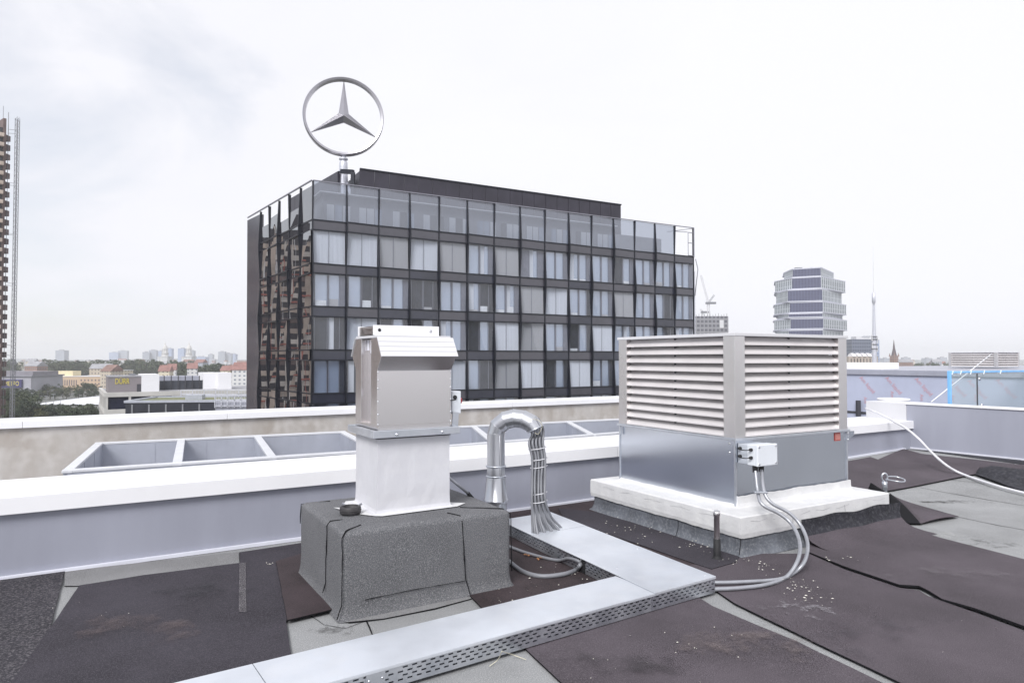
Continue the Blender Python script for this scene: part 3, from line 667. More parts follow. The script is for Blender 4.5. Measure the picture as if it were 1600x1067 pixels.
mouth = segs[-1]; rad, side = mitre(len(segs) - 1); tdir = (rad.cross(side)).normalized()
if tdir.z > 0: tdir = -tdir
# ------------------------------------------------------------------ cable trays
C0 = PZ(1116.8, 899.8, .135); TT = frame((C0.x, C0.y, 0), 34.3)
TA = Matrix(((math.cos(R(34.3)), math.cos(R(117.5)), 0, C0.x), (math.sin(R(34.3)), math.sin(R(117.5)), 0, C0.y), (0, 0, 1, 0), (0, 0, 0, 1)))
NC = 13
for i in range(NC):
    k = i / (NC - 1)
    off = rad * ((k - .5) * .112) + side * ((i % 3 - 1) * .040)
    st = mouth + off - tdir * .08
    pxx = 832.5 + k * 44; end = PZ(pxx, 832 - 8 * k + (i % 3) * 1.5, .137); j = (i % 3) * .036
    b0 = PY(826.5 + k * 22, 692, 6.14 + j); b1 = PY(831.5 + k * 20 + (i % 2), 716, 6.12 + j); b2 = PY(831.5 + k * 20 - (i % 2), 750, 6.08 + j); b3 = PY(831 + k * 21, 782, 6.03 + j * .8)
    m1 = mouth + off + tdir * .03
    path = smooth_path([st, m1, b0, b1, b2, b3, b3.lerp(end, .6) - Vector((.030 * k, 0, 0)), end, end + Vector((.015 * k, 0, -.05))], 6)
    tag(MB().tube(path, .0112, 8).build('cable', M['cable']), 'grey cable in the bundle hanging from the duct mouth to the tray', 'cable', 'grey cables hanging out of the duct mouth')
for j, (cx, cy, w, Yc) in enumerate(((839.5, 700, 14, 6.17), (842, 717, 13, 6.16), (842, 729, 13, 6.15), (842, 770, 12.5, 6.09), (842, 783, 13, 6.07))):
    p = PY(cx, cy, Yc); n = 24; r = w * Yc / FPX
    pts = [p + Vector((r * math.cos(2 * PI * k / n), r * .85 * math.sin(2 * PI * k / n), .012 * math.cos(2 * PI * k / n))) for k in range(n + 1)]
    lab = ['pale strap tied round the cable bundle just below the duct mouth', 'upper strap of the middle pair round the cable bundle', 'lower strap of the middle pair round the cable bundle', 'upper strap of the lowest pair round the cable bundle', 'lowest strap round the cable bundle'][j]
    tag(MB().tube(pts, .0035, 6, False).build('cable_tie', M['whitecable']), lab, 'cable tie', 'straps round the cable bundle')
p = PY(842, 663, 6.1); tag(MB().tube(smooth_path([PY(832, 655, 6.1), PY(842, 657, 6.0), PY(847, 667, 6.0), PY(841, 678, 6.05), PY(836, 676, 6.1)]), .0025, 5).build('wire', M['twine']), 'thin loose wire loop at the duct mouth', 'wire')

def rail(T, a, c, z0, z1, name, parent, flip=False, slots=True, m='galv'):
    """perforated side rail from local point a to c (xy), real slots"""
    a = Vector((*a, 0)); c = Vector((*c, 0)); Ln = (c - a).length; d = (c - a) / Ln
    b = MB(T); P = lambda s_, z: tuple(a + d * s_ + Vector((0, 0, z)))
    def rect(s0, s1, za, zb):
        if s1 - s0 > 1e-4: b.quad(P(s0, za), P(s1, za), P(s1, zb), P(s0, zb))
    H = z1 - z0; rows = [z0 + H * f for f in (.20, .38, .56, .74)] if slots else []; sh_ = H * .075
    zc = z0
    for i, zr in enumerate(rows):
        rect(0, Ln, zc, zr); off = .026 * (i % 2) + .012; s0 = 0; s_ = off
        while s_ < Ln - .03:
            if (s_ // .9) != ((s_ + .03) // .9): s_ += .052; continue
            rect(s0, s_, zr, zr + sh_); s0 = s_ + .028; s_ += .052
        rect(s0, Ln, zr, zr + sh_); zc = zr + sh_
    rect(0, Ln, zc, z1)
    return b.build(name, M[m], parent, solid=.0016)
TZ0, TZ1 = .022, .130
def tray(label, x0, x1, y0, y1, open_ends, joints, axis):
    r = root('cable_tray', label, 'cable tray', TT @ Matrix.Translation(Vector(((x0 + x1) / 2, (y0 + y1) / 2, 0))), 'cable trays')
    return r
ta = tray('wide galvanised cable tray between plinth and kerb, cables entering its top', -.56, 0, 0, 2.2, 0, 0, 'y')
tb = tray('long narrow galvanised cable tray crossing the foreground with slotted side', -6, -.6, 0, .4, 0, 0, 'x')
rail(TA, (0, 0), (0, 2.22), TZ0, TZ1, 'side_rail', ta); rail(TA, (-.575, .36), (-.575, 2.22), TZ0, TZ1, 'side_rail', ta); rail(TA, (-.62, 0), (0, 0), TZ0, TZ1, 'end_rail', ta); rail(TA, (-.575, 2.22), (0, 2.22), TZ0, TZ1, 'end_rail', ta)
MB(TA).box(-.572, -.004, .004, 2.215, .020, .024).build('floor_plate', M['galv_dark'], ta)
rail(TT, (-6, 0), (-.622, 0), TZ0, TZ1, 'side_rail', tb); rail(TT, (-6, .395), (-.58, .395), TZ0, TZ1, 'side_rail', tb)
MB(TT).box(-6, -.58, .004, .39, .020, .024).build('floor_plate', M['galv_dark'], tb)
def lid(x0, x1, y0, y1, z, par, nm='cover'):
    b = MB(TA if par is ta else TT); b.box(x0, x1, y0, y1, z, z + .0025); b.box(x0, x1, y0 - .001, y0 + .001, z - .014, z); b.box(x1 - .001, x1 + .001, y0, y1, z - .014, z)
    return b.build(nm, M['galv_cover'], par, bevel=.001)
lid(-.60, .005, -.006, .86, .1335, ta); lid(-.60, .005, .863, 1.62, .1322, ta); lid(-.60, .005, 1.623, 2.24, .1335, ta)
lid(-.86, -.56, -.005, .40, .1290, tb); 
for a, c in ((-3.0, -.862), (-6, -3.003)): lid(a, c, -.006, .40, .1310, tb)
for s_ in (-2.52, -4.6):
    MB(TT).box(s_ - .05, s_ + .05, -.006, -.003, TZ0 + .004, TZ1 - .012).build('joint_plate', M['galv'], tb)
    for dx in (-.035, .035):
        for z in (.05, .085): MB(TT).lathe([(0, .004), (.005, .004), (.006, 0)], T=Matrix.Translation(Vector((s_ + dx, -.006, z))) @ Matrix.Rotation(R(90), 4, 'X'), n=8).build('bolt', M['bolt'], tb)
for x, y in ((-.05, .05), (-.05, .8), (-.52, 1.0), (-.06, 2.1), (-.5, .52)): MB(TA).lathe([(.007, 0), (.006, .003), (0, .004)], (x, y, .136), 8).build('screw', M['bolt'], ta)
for s_ in (-.5, -1.6, -2.9, -4.2): tag(MB(TT).box(s_, s_ + .08, .02, .38, .0185, .0215).build('support_foot', M['rubber']), 'low rubber foot under the narrow cable tray', 'foot', 'rubber feet under the trays')
for t_ in (.9, 1.9): tag(MB(TA).box(-.56, -.02, t_, t_ + .08, .0185, .0215).build('support_foot', M['rubber']), 'low rubber foot under the wide cable tray', 'foot', 'rubber feet under the trays')
def RP(px, py, o=-.022): return PP(px, py, TA @ Vector((-.575 + o, 0, 0)), Vector((math.sin(R(117.5)), -math.cos(R(117.5)), 0)))
qg = TA.inverted() @ RP(909, 880, 0)
MB(TA).box(-.5785, -.5765, qg.y - .05, qg.y + .03, TZ0, TZ1 - .012).build('cable_opening', M['black'], ta)
# loose cables between plinth and tray
tag(MB().tube(smooth_path([RF(786, 850, .04), RF(794, 853, .03), RF(818, 862, .03), RF(846, 870, .03), RP(872, 875), RP(888, 872), RP(903, 876), RP(910, 880, .02)]), .013, 10).build('cable', M['cable']), 'thin grey cable snaking from the plinth into the tray side, upper of two', 'cable')
tag(MB().tube(smooth_path([RF(786, 868, .03), RF(797, 878, .03), RF(818, 893, .03), RF(846, 900, .03), RF(880, 897, .035), RP(900, 890), RP(906, 883), RP(909, 879, .03)]), .017, 10).build('cable', M['cable']), 'thick grey cable looping low from the plinth into the tray side', 'cable')

# ------------------------------------------------------------------ white kerb and louvred unit
KW = 2.03
kb = root('roof_kerb', 'square kerb coated white above a slate membrane skirt under the louvred unit', 'kerb', TK)
grid_block(TK, KW, KW, .19, .01, True, M['skirt'], 'skirt', kb, fw=.05, fh=.09, jit=.008)
def kerb_top():
    b = MB(TK); b.smooth = False; n = 240
    def rg(o, z, low=False, jz=0):
        per = []
        c = [(-o, -o), (KW + o, -o), (KW + o, KW + o), (-o, KW + o)]
        for i in range(4):
            a, d = c[i], c[(i + 1) % 4]
            for j in range(n // 4):
                t = j / (n // 4); x = a[0] + (d[0] - a[0]) * t; y = a[1] + (d[1] - a[1]) * t
                zz = z + (.012 * noise.noise(Vector((x * 3.4, y * 3.4, 1))) + .006 * noise.noise(Vector((x * 14, y * 14, 1))) if low else .003 * noise.noise(Vector((x * 8, y * 8, 3))))
                w = .0025 * noise.noise(Vector((x * 9, y * 9, z * 5))); per.append((x + w, y + w, zz))
        return per
    lv = [(.014, .165, True), (.020, .20, False), (.020, .27, False), (.019, .333, False), (.012, .342, False), (-.10, .346, False), (-.190, .350, False), (-.206, .360, False), (-.217, .385, False), (-.2195, .41, False), (-.2205, .452, True)]
    vs = [p for o, z, l in lv for p in rg(o, z, l)]
    b.add(vs, [(i * n + j, i * n + (j + 1) % n, (i + 1) * n + (j + 1) % n, (i + 1) * n + j) for i in range(len(lv) - 1) for j in range(n)])
    return b.build('coating', M['paint_warm'], kb)
kerb_top()
for s_ in (.62, 1.35): crack(TK, [(s_, -.024, .30), (s_ + .01, -.024, .19)], .002, parent=kb, m='cable')
for pts in ([(-.045, .72, .02), (-.012, .72, .10), (-.01, .72, .18)], [(-.02, .0, .02), (-.012, -.01, .17)], [(1.35, -.03, .05), (1.35, -.012, .17)]): crack(TK, pts, .004, parent=kb)
for k in range(7):
    x0 = .1 + k * .28; crack(TK, [(x0, -.0215, .30 - .02 * (k % 3)), (x0 + .10, -.0215, .285), (x0 + .2, -.0215, .30)], .0009, parent=kb, m='cable')
for k in range(5):
    x0 = .2 + k * .36; crack(TK, [(-.0215, x0, .29), (-.0215, x0 + .12, .30), (-.0215, x0 + .25, .285)], .0009, parent=kb, m='cable')
TU = TK @ Matrix.Translation(Vector((.205, .235, 0)))
UW, UD = 1.585, 1.60
def louvre_unit(T, W, D, z0, z1, zb, nsl, label, post=.13, full=True):
    r = root('louvred_unit', label, 'louvred unit', T @ Matrix.Translation(Vector((0, 0, zb))), 'louvred roof units')
    if full:
        MB(T).box(.008, W - .008, .008, D - .008, zb, z0 - .02).build('base_box', M['galv_dark'], r)
        for x, y in ((.008, .008), (W - .008, .008), (.008, D - .008)):
            MB(T).box(x - .008, x + .008, y - .008, y + .008, zb, z0 - .025).build('corner_trim', M['galv'], r)
    MB(T).prism([(-.018, z0 - .022), (-.018, z0), (D + .018, z0), (D + .018, z0 - .022)][::-1], -.018, W + .018).build('lower_flange', M['galv'], r, bevel=.003)
    MB(T).box(-.012, W + .012, -.012, D + .012, z1 - .028, z1).build('top_frame', M['cladding_light'], r, bevel=.003)
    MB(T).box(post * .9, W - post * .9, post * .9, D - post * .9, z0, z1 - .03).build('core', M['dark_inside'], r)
    for x, y in ((0, 0), (W, 0), (0, D), (W, D)):
        sx_ = 1 if x == 0 else -1; sy_ = 1 if y == 0 else -1; t = .06
        xs_ = sorted((x, x + sx_ * post)); ys_ = sorted((y, y + sy_ * post))
        b = MB(T); b.box(xs_[0], xs_[1], *sorted((y, y + sy_ * .05)), z0, z1 - .028); b.box(*sorted((x, x + sx_ * .05)), *sorted((y + sy_ * .05, y + sy_ * post)), z0, z1 - .028)
        b.build('corner_post', M['post'], r, bevel=.002)
    zt = z1 - .03; pitch = (zt - z0) / nsl
    for k in range(nsl):
        zb_ = z0 + k * pitch
        # blade: lip at the bottom outside, rising inwards
        pr = [(0.006, zb_ + .004), (0.006, zb_ + .004 + pitch * .16), (.010, zb_ + .004 + pitch * .16), (.068, zb_ + pitch * .97), (.082, zb_ + pitch * .97), (.082, zb_ + pitch * .92), (.070, zb_ + pitch * .90), (.012, zb_ + .004)]
        for face in range(4 if full else 2):
            b = MB(T)
            if face == 0: b.prism(pr[::-1], post, W - post, 'x')
            elif face == 1: b.prism(pr, post, D - post, 'y')
            elif face == 2: b.prism([(D - y, z) for y, z in pr], post, W - post, 'x')
            else: b.prism([(W - y, z) for y, z in pr][::-1], post, D - post, 'y')
            b.build('slat', M['slat'], r)
    # mid stiles behind the slats
    for T2, l_ in ((T, W),):
        MB(T).box(W / 2 - .012, W / 2 + .012, .055, .085, z0, zt).build('stile', M['darkframe'], r)
        MB(T).box(.055, .085, D / 2 - .012, D / 2 + .012, z0, zt).build('stile', M['darkframe'], r)
    return r
un = louvre_unit(TU, UW, UD, .952, 1.877, .36, 11, 'large louvred air unit on the white kerb, its slats champagne coloured')
b = MB(TU); b.box(-.006, .008, .05, .055, .86, .93)
for z in (.90, .82):
    for T_, pos in ((Matrix.Rotation(R(90), 4, 'X'), (.05, .006, z)), (Matrix.Rotation(R(-90), 4, 'Y'), (.006, .07, z))):
        MB(TU).lathe([(0, .007), (.008, .007), (.011, 0)], T=Matrix.Translation(Vector(pos)) @ T_, n=8).build('bolt', M['bolt'], un)
# red rating label, lifting lugs
MB(TU).box(UW - .20, UW - .11, .003, .006, .845, .925).build('label_plate', M['redlabel'], un)
for k in range(6): MB(TU).box(UW - .19, UW - .125 + .004 * (k % 3), .0005, .003, .858 + k * .010, .862 + k * .010).build('label_print', M['redlabel_text'], un)
MB(TU).box(UW + .0, UW + .006, -.01, .01, .84, .93).build('lug_flange', M['galv'], un)
MB(TU).prism([(UW - .002, .93), (UW + .10, .93), (UW + .10, .89), (UW - .002, .835)], -.004, .0005, 'y').build('lifting_lug', M['galv_dark'], un)
for z in (.915, .85): MB(TU).lathe([(0, .01), (.008, .01), (.010, 0)], T=Matrix.Translation(Vector((UW - .005, -.006, z))) @ Matrix.Rotation(R(90), 4, 'X'), n=8).build('bolt', M['bolt'], un)
MB(TU).bar((-.012, UD - .05, .92), (-.012, UD - .05, .84), .02, .01).build('handle', M['galv'], un)
# junction box
jb = root('junction_box', 'pale plastic junction box with black cable glands on the near corner of the louvred unit', 'junction box', TU @ Matrix.Translation(Vector((.15, -.1, .735))))
MB(TU).box(.035, .275, -.10, .004, .737, .905).build('back_box', M['box_grey'], jb, bevel=.004)
MB(TU).box(.033, .279, -.185, -.1005, .733, .910).build('body', M['box'], jb, bevel=.005)
MB(TU).box(.031, .283, -.215, -.1855, .730, .914).build('lid', M['box'], jb, bevel=.007)
for x in (.052, .262):
    for z in (.750, .895): MB(TU).lathe([(0, .002), (.010, .002), (.011, 0)], T=Matrix.Translation(Vector((x, -.215, z))) @ Matrix.Rotation(R(90), 4, 'X'), n=12).build('screw', M['bolt'], jb)
for z in (.868, .800):
    for y in (-.03, -.15):
        MB(TU).lathe([(0, .03), (.009, .03), (.014, .018), (.014, 0)], T=Matrix.Translation(Vector((.034, y, z))) @ Matrix.Rotation(R(-90), 4, 'Y'), n=12).build('gland', M['black'], jb)
    MB(TU).tube(smooth_path([(.008, -.03, z), (-.008, -.06, z - .006), (-.008, -.12, z - .006), (.008, -.15, z)]), .004, 6).build('link_lead', M['black'], jb)
for x in (.075, .15): MB(TU).lathe([(.022, .733), (.024, .72), (.022, .672), (.012, .668)], (x, -.15, 0), 14).build('conduit_gland', M['black'], jb)
# conduits
def cpath(lst): return smooth_path(lst, 6)
g0 = TU @ Vector((.075, -.15, .70)); g1 = TU @ Vector((.15, -.15, .70))
K1 = [g0] + [PY(x, y, Y) for x, y, Y in ((1184, 767, 5.80), (1191, 788, 5.70), (1219, 803, 5.66), (1238, 820, 5.60), (1249.5, 846.6, 5.42), (1247, 874, 5.20))] + [RF(x, y, .035) for x, y in ((1230, 900), (1202, 912), (1161, 918), (1117, 920), (1095, 918))]
K2 = [g1] + [PY(x, y, Y) for x, y, Y in ((1194, 768, 5.78), (1206, 786, 5.72), (1233, 801, 5.68), (1252, 822, 5.62), (1262, 850, 5.46), (1257, 877, 5.24))] + [RF(x, y, .035) for x, y in ((1240, 895), (1216, 905), (1161, 909), (1117, 910), (1095, 908))]
tag(MB().tube(cpath(K1), .0150, 10).build('conduit', M['conduit']), 'steel conduit looping from the left gland of the junction box to the tray', 'conduit', 'conduits looping to the tray')
tag(MB().tube(cpath(K2), .0150, 10).build('conduit', M['conduit']), 'outer steel conduit looping from the right gland of the junction box to the tray', 'conduit', 'conduits looping to the tray')
cpt = PY(1189, 769, 5.77); tag(MB().box(cpt.x - .055, cpt.x + .055, cpt.y - .02, cpt.y + .02, cpt.z - .008, cpt.z + .008).build('pipe_clip', M['galv'], bevel=.004), 'small clip holding both conduits below the junction box', 'clip')
# stub pipe
sp_ = RF(1120.5, 876); st = root('stub_pipe', 'upright steel pipe stub with black sleeve in front of the kerb', 'pipe', Matrix.Translation(sp_))
MB().lathe([(.055, .018), (.035, .028), (.030, .05), (.028, .18), (.0, .18)], sp_, 20).build('sleeve', M['black'], st)
MB().lathe([(.024, .17), (.024, .365), (.028, .368), (.028, .39), (.024, .405), (.012, .408), (0, .404)], sp_, 20).build('tube', M['post'], st)
# anchor with ring
an = PY(1382.5, 770, 8.15); r_ = root('anchor_point', 'steel fall protection post with an eye and open ring behind the kerb', 'anchor', Matrix.Translation(Vector((an.x, an.y, 0))))
za = lambda py: PY(1382, py, 8.15).z
MB().lathe([(.026, 0), (.026, za(762)), (.030, za(762)), (.030, za(752)), (.0, za(752))], (an.x, an.y, 0), 16).build('post', M['galv'], r_)
ce = Vector((an.x, an.y, za(745.5)))
MB().tube([ce + Vector((.034 * math.cos(q * PI / 10), 0, .048 * math.sin(q * PI / 10))) for q in range(-3, 16)], .010, 8).build('eye', M['galv'], r_)
MB().tube(smooth_path([ce + Vector((.0, -.02, -.02)), ce + Vector((.10, -.12, -.03)), ce + Vector((.20, -.06, -.04)), ce + Vector((.25, .03, -.03)), ce + Vector((.19, .10, -.01)), ce + Vector((.06, .06, 0))]), .008, 8).build('ring', M['galv'], r_)
# pale hose
H = [PY(1352, 638, 12.0), PY(1375, 647, 11.3), PY(1397, 658.5, 10.75), PY(1417, 670, 10.35), PY(1437, 687, 10.05), PY(1451, 702, 9.8), PY(1475, 724, 9.4)] + [RF(x, y, .04) for x, y in ((1500, 739), (1548, 756), (1600, 770), (1660, 782), (1760, 792))]
tag(MB().tube(cpath(H), .017, 10).build('hose', M['whitecable']), 'pale hose hanging over the white coping and trailing across the roof at right', 'hose')

# ------------------------------------------------------------------ litter
def chips(name, label, n, region, m, s0, s1, dz=.03):
    b = MB(); k = 0
    while k < n:
        cx, cy, sx_, sy_ = random.choice(region); px = random.gauss(cx, sx_); py = random.gauss(cy, sy_); p = RF(px, py, dz)
        a = random.random() * 6.28; s_ = random.uniform(s0, s1); w = s_ * random.uniform(.15, .6)
        d = Vector((math.cos(a), math.sin(a), 0)); e_ = Vector((-d.y, d.x, 0))
        b.add([tuple(p + d * s_), tuple(p + e_ * w + Vector((0, 0, .003))), tuple(p - d * s_ * .8), tuple(p - e_ * w)], [(0, 1, 2, 3)]); k += 1
    return tag(b.build(name, m), label, 'litter', None, 'stuff')
chips('wood_chips', 'scattered pale wood chips in front of the white kerb', 170, [(1010, 822, 40, 5), (1090, 850, 20, 5), (1040, 838, 50, 6), (1195, 884, 14, 5), (1240, 900, 22, 7), (1242, 917, 22, 7), (1265, 936, 20, 4), (1160, 875, 20, 3), (1320, 871, 22, 2)], M['chip'], .004, .014, .037)
chips('wood_chips', 'scattered pale chips between the plinth and the tray', 60, [(850, 905, 30, 14), (800, 925, 25, 8), (900, 895, 20, 8), (1010, 790, 30, 6), (970, 805, 15, 10)], M['chip'], .004, .012, .028)
chips('wood_chips', 'sparse pale chips on the brown sheets in the foreground', 26, [(1000, 1045, 60, 14), (1110, 1010, 40, 25), (1500, 990, 60, 30), (980, 1000, 40, 20)], M['chip'], .004, .011, .028)
chips('wood_chips', 'fine pale crumbs on the black sheets at left', 16, [(420, 880, 3, 2), (130, 960, 50, 20)], M['chip'], .003, .008, .028)
chips('dry_leaves', 'brown dry leaves beside the loose cables', 12, [(822, 866, 4, 2), (838, 872, 6, 2)], M['leafdry'], .012, .025, .03)
b = MB()
p = [PY(784, 1017, 3.45), RF(800, 1022, .03), RF(822, 1030, .015)]
b.tube(smooth_path(p), .0022, 5); b.tube(smooth_path([PY(784, 1017, 3.45), RF(778, 1030, .03), RF(765, 1040, .01)]), .0022, 5)
tag(b.build('twine', M['twine']), 'frayed straw coloured twine caught under the tray edge', 'twine')

# ------------------------------------------------------------------ neighbouring roof on the right
mo = PY(1330, 640, 19.9); TM = frame((mo.x, mo.y, 0), -60)
nb = root('membrane_wall', 'lavender membrane wall printed with red words behind the louvred unit', 'wall', TM)
MB(TM).box(-1.6, 9, 0, .3, -.5, 1.185).build('membrane', M['membrane'], nb)
MB(TM).box(-1.6, 9, -.05, .5, 1.19, 1.335).build('cap_flashing', M['cladding'], nb, bevel=.01)
MB(TM).box(-1.6, 9, -.02, .0, .07, .13).build('foot_strip', M['seal'], nb)
def on_wall(px, py): return PP(px, py, TM @ Vector((0, -.006, 0)), TM.to_3x3() @ Vector((0, 1, 0)))
for px, py, roll, sz in ((1355, 601, -47, .155), (1396, 602, -47, .155), (1443, 604, -47, .155), (1495, 605, -47, .155), (1527, 608, -47, .155), (1572, 607, -47, .155)):
    text_mesh('lettering', 'Am liquid', sz, wall_T(on_wall(px, py), -60, roll), M['redprint'], nb)
for px, py in ((1352, 625), (1394, 616), (1440, 621), (1489, 622), (1525, 622)):
    text_mesh('lettering', 'Am', .13, wall_T(on_wall(px, py), -60, -88), M['redprint'], nb)
pb = on_wall(1335.5, 632); tag(MB().box(pb.x - .05, pb.x + .05, pb.y - .25, pb.y - .15, 0, .45).build('bollard_post', M['seal']), 'short dark post at the left foot of the lavender wall', 'post')
# block behind carrying the small louvred unit
tag(MB(TM).box(-6, 9, .5, 22, -26, 1.30).build('roof_block', M['cladding'], origin=tuple(TM @ Vector((0, 5, -26)))), 'flat grey roof block behind the lavender membrane wall', 'building')
us = PY(1558, 574, 24.0); TS = frame((us.x, us.y, 0), 30)
louvre_unit(TS, 1.6, 1.62, 1.36, 1.885, 1.30, 6, 'small low louvred unit on the far roof at right', .10, False)
# small white parapet pieces
wb = PY(1352, 572, 21.5)
tag(MB(frame((wb.x, wb.y, 0), -60)).box(-1.0, .55, 0, .9, 1.30, 1.52).build('roof_box', M['coping'], bevel=.02), 'low white roof box left of the distant antenna mast', 'roof box')
# glass balustrade
go = PY(1482, 580, 14.6); TG = frame((go.x, go.y, 0), 27)
gb = root('glass_balustrade', 'glass balustrade edged with blue film behind the tall wall', 'balustrade', TG @ Matrix.Translation(Vector((0, 0, .2))))
gz = go.z
MB(TG).box(.0, .06, -.03, .03, .1, gz + .01).build('post', M['blue'], gb, bevel=.005)
MB(TG).box(.06, 6, -.02, .02, gz - .04, gz).build('top_rail', M['blue'], gb, bevel=.004)
MB(TG).quad((.065, 0, .2), (1.03, 0, .2), (1.03, 0, gz - .04), (.065, 0, gz - .04)).build('pane', M['clearglass'], gb)
MB(TG).quad((1.055, 0, .2), (3.2, 0, .2), (3.2, 0, gz - .04), (1.055, 0, gz - .04)).build('pane', M['clearglass'], gb)
MB(TG).box(1.033, 1.051, -.012, .012, .2, gz - .057).build('joint', M['seal'], gb)
for x in (.08, .38, .75, 1.25, 1.9): MB(TG).bar((x, -.025, gz - .075), (x + .04, -.025, gz + .008), .025, .008).build('film_tab', M['box'], gb)
for x in (1.12, 1.2): MB(TG).lathe([(0, .02), (.03, .02), (.035, 0)], T=Matrix.Translation(Vector((x, -.006, .62 if x > 1.15 else 1.2))) @ Matrix.Rotation(R(90), 4, 'X'), n=12).build('point_fixing', M['bolt'], gb)
tag(MB().tube([PY(1455, 628, 15.6), PY(1549, 553, 18.0)], .013, 8).build('stay_rod', M['coping']), 'thin white stay rod rising behind the blue edged glass', 'rod')

# ------------------------------------------------------------------ glass office building
GZ = -28.0
K = Vector((-16.96, 57.8, 0)); FA, LA = 29.2, 126.2
fd = Vector((math.cos(R(FA)), math.sin(R(FA)), 0)); fn = Vector((fd.y, -fd.x, 0))        # front direction and outward normal
ld = Vector((math.cos(R(LA)), math.sin(R(LA)), 0)); ln_ = Vector((-ld.y, ld.x, 0))
if ln_.dot(Vector((-1, -1, 0))) < 0: ln_ = -ln_
ob = root('office_building', 'dark glass office block with folded facade and a big sign on its roof', 'building', Matrix.Translation(Vector((K.x, K.y, GZ))))
BW = 2.905; NB = 15; LW = 3.02; NL = 5; DD = .25; DS = .17
ZL = [16.76, 13.46, 12.62, 9.72, 8.91, 6.09, 5.23, 2.38, 1.51, -1.33, -2.16, -4.98, -5.8]   # glass top, then spandrel top / bottom pairs
def FP(i, p, z): return K + fd * (i * BW) + fn * p + Vector((0, 0, z))
def LP(i, p, z): return K + ld * (i * LW) + ln_ * p + Vector((0, 0, z))
def dprot(bi, lev, side=0): return DD if (bi + lev + side) % 2 == 0 else 0.0
def panel(fp, i, zt, zb, dt, db, k=3):
    if fp is LP: dt *= DS / DD; db *= DS / DD
    """bilinear panel: left edge leans out, right edge flush"""
    vs = []
    for a in range(k + 1):
        for c in range(k + 1):
            u = a / k; w = c / k; d = (dt * w + db * (1 - w)) * (1 - u); vs.append(fp(i + .012 + u * .976, d, zb + (zt - zb) * w))
    return vs, [(a * (k + 1) + c, (a + 1) * (k + 1) + c, (a + 1) * (k + 1) + c + 1, a * (k + 1) + c + 1) for a in range(k) for c in range(k)]
# body core and lower part
MB().hexa([FP(0.02, -.9, GZ), FP(NB - .02, -.9, GZ), FP(NB - .02, -16, GZ), K + ld * 19 - Vector((-1.2, 0, 0)) + Vector((0, 0, GZ))],
          [FP(0.02, -.9, 13.3), FP(NB - .02, -.9, 13.3), FP(NB - .02, -16, 13.3), K + ld * 19 - Vector((-1.2, 0, 0)) + Vector((0, 0, 13.3))]).build('core', M['dark_inside'], ob)
MB().hexa([FP(0.0, -.88, GZ), FP(NB, -.88, GZ), FP(NB, -.01, GZ), FP(0, -.01, GZ)], [FP(0.0, -.88, -5.8), FP(NB, -.88, -5.8), FP(NB, -.01, -5.8), FP(0, -.01, -5.8)]).build('lower_facade', M['spandrel'], ob)
rnd = random.Random(11)
# what each opening shows, row by row from the photo: c curtain, w warm blind, s two bright casements, d dim room
ROWS = ['',
        'ccwccsucssssssss',
        'sdsdsdswcdswsdss',
        'dsdcdcdwcdswsdcs',
        'ssddcdwcdcdscdsc',
        'dcdsdcdsdcdsdcds']
PAT = ['', 'ccwcwswusssssss', 'sdsdsdswcdswsds', 'dcddsdcwsdcdsds', 'ddddcdwcdcddcds', 'ddddsddcdcddsdc']
def window(fp, i, zt, zb, dt, db, kind, nm='window'):
    b = MB(); dep = -.20
    q = lambda u, z, e=0: fp(i + u, dep + e, z)
    def rect(u0, u1, za, zz, e, mi): b.m = mi; b.quad(q(u0, za, e), q(u1, za, e), q(u1, zz, e), q(u0, zz, e))
    # 0 grey frame 1 sky pane 2 curtain 3 warm 4 dark 5 paper
    h = zt - zb
    if kind in 'cw':
        mi = 2 if kind == 'c' else 3; rect(.02, .98, zb, zt, -.10, mi); n = 26; b.m = mi
        for k in range(n):
            u0 = .02 + .96 * k / n; um = u0 + .48 / n; u1 = u0 + .96 / n
            b.quad(q(u0, zb + .02, 0), q(um, zb + .02, .06), q(um, zt, .06), q(u0, zt, 0)); b.quad(q(um, zb + .02, .06), q(u1, zb + .02, 0), q(u1, zt, 0), q(um, zt, .06))
        b.m = 0; rect(.47, .49, zb, zt, .09, 0)
    else:
        back = 0 if kind in 'su' else 4
        rect(.0, 1.0, zb, zt, -.28, 4)
        j = .12 * rnd.random()
        w = .32
        lay = [(.09, .09 + w + .05), (.50, .50 + w)] if kind != 'u' else [(.40, .74)]
        # wall parts around the casements
        xs_ = [0] + [v for a in lay for v in a] + [1]
        for k in range(0, len(xs_), 2): rect(xs_[k], xs_[k + 1], zb, zt, 0, 0 if kind in 'su' else 4)
        for a, c in lay:
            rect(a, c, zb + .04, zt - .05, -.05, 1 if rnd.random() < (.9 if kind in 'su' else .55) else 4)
            if rnd.random() < .30: hh = rnd.uniform(.25, .7); rect(a + .02, c - .03, zb + .06, zb + hh, -.03, 5 if rnd.random() < .6 else 3)
            if rnd.random() < .25: rect(a, a + (c - a) * .5, zb + .04, zt - .05, -.035, 2)
            b.m = 0
            for u in (a, c): b.hexa([q(u - .008, zb, 0), q(u + .008, zb, 0), q(u + .008, zb, .05), q(u - .008, zb, .05)], [q(u - .008, zt, 0), q(u + .008, zt, 0), q(u + .008, zt, .05), q(u - .008, zt, .05)])
    w = b.build(nm, [M['greyframe'], M['skypane'], M['curtain'], M['curtain_warm'], M['dark_inside'], M['lit_paper']], ob)
    vs, fs = panel(fp, i, zt - .04, zb + .04, dt, db); g = MB(); g.smooth = True; g.add(vs, fs); g.build('pane', M['glass'], w)
for lv in range(1, 6):
    zt, zb = ZL[2 * lv], ZL[2 * lv + 1] 
    for i in range(NB): window(FP, i, zt, zb, dprot(i, lv), dprot(i, lv + 1), PAT[lv][i])
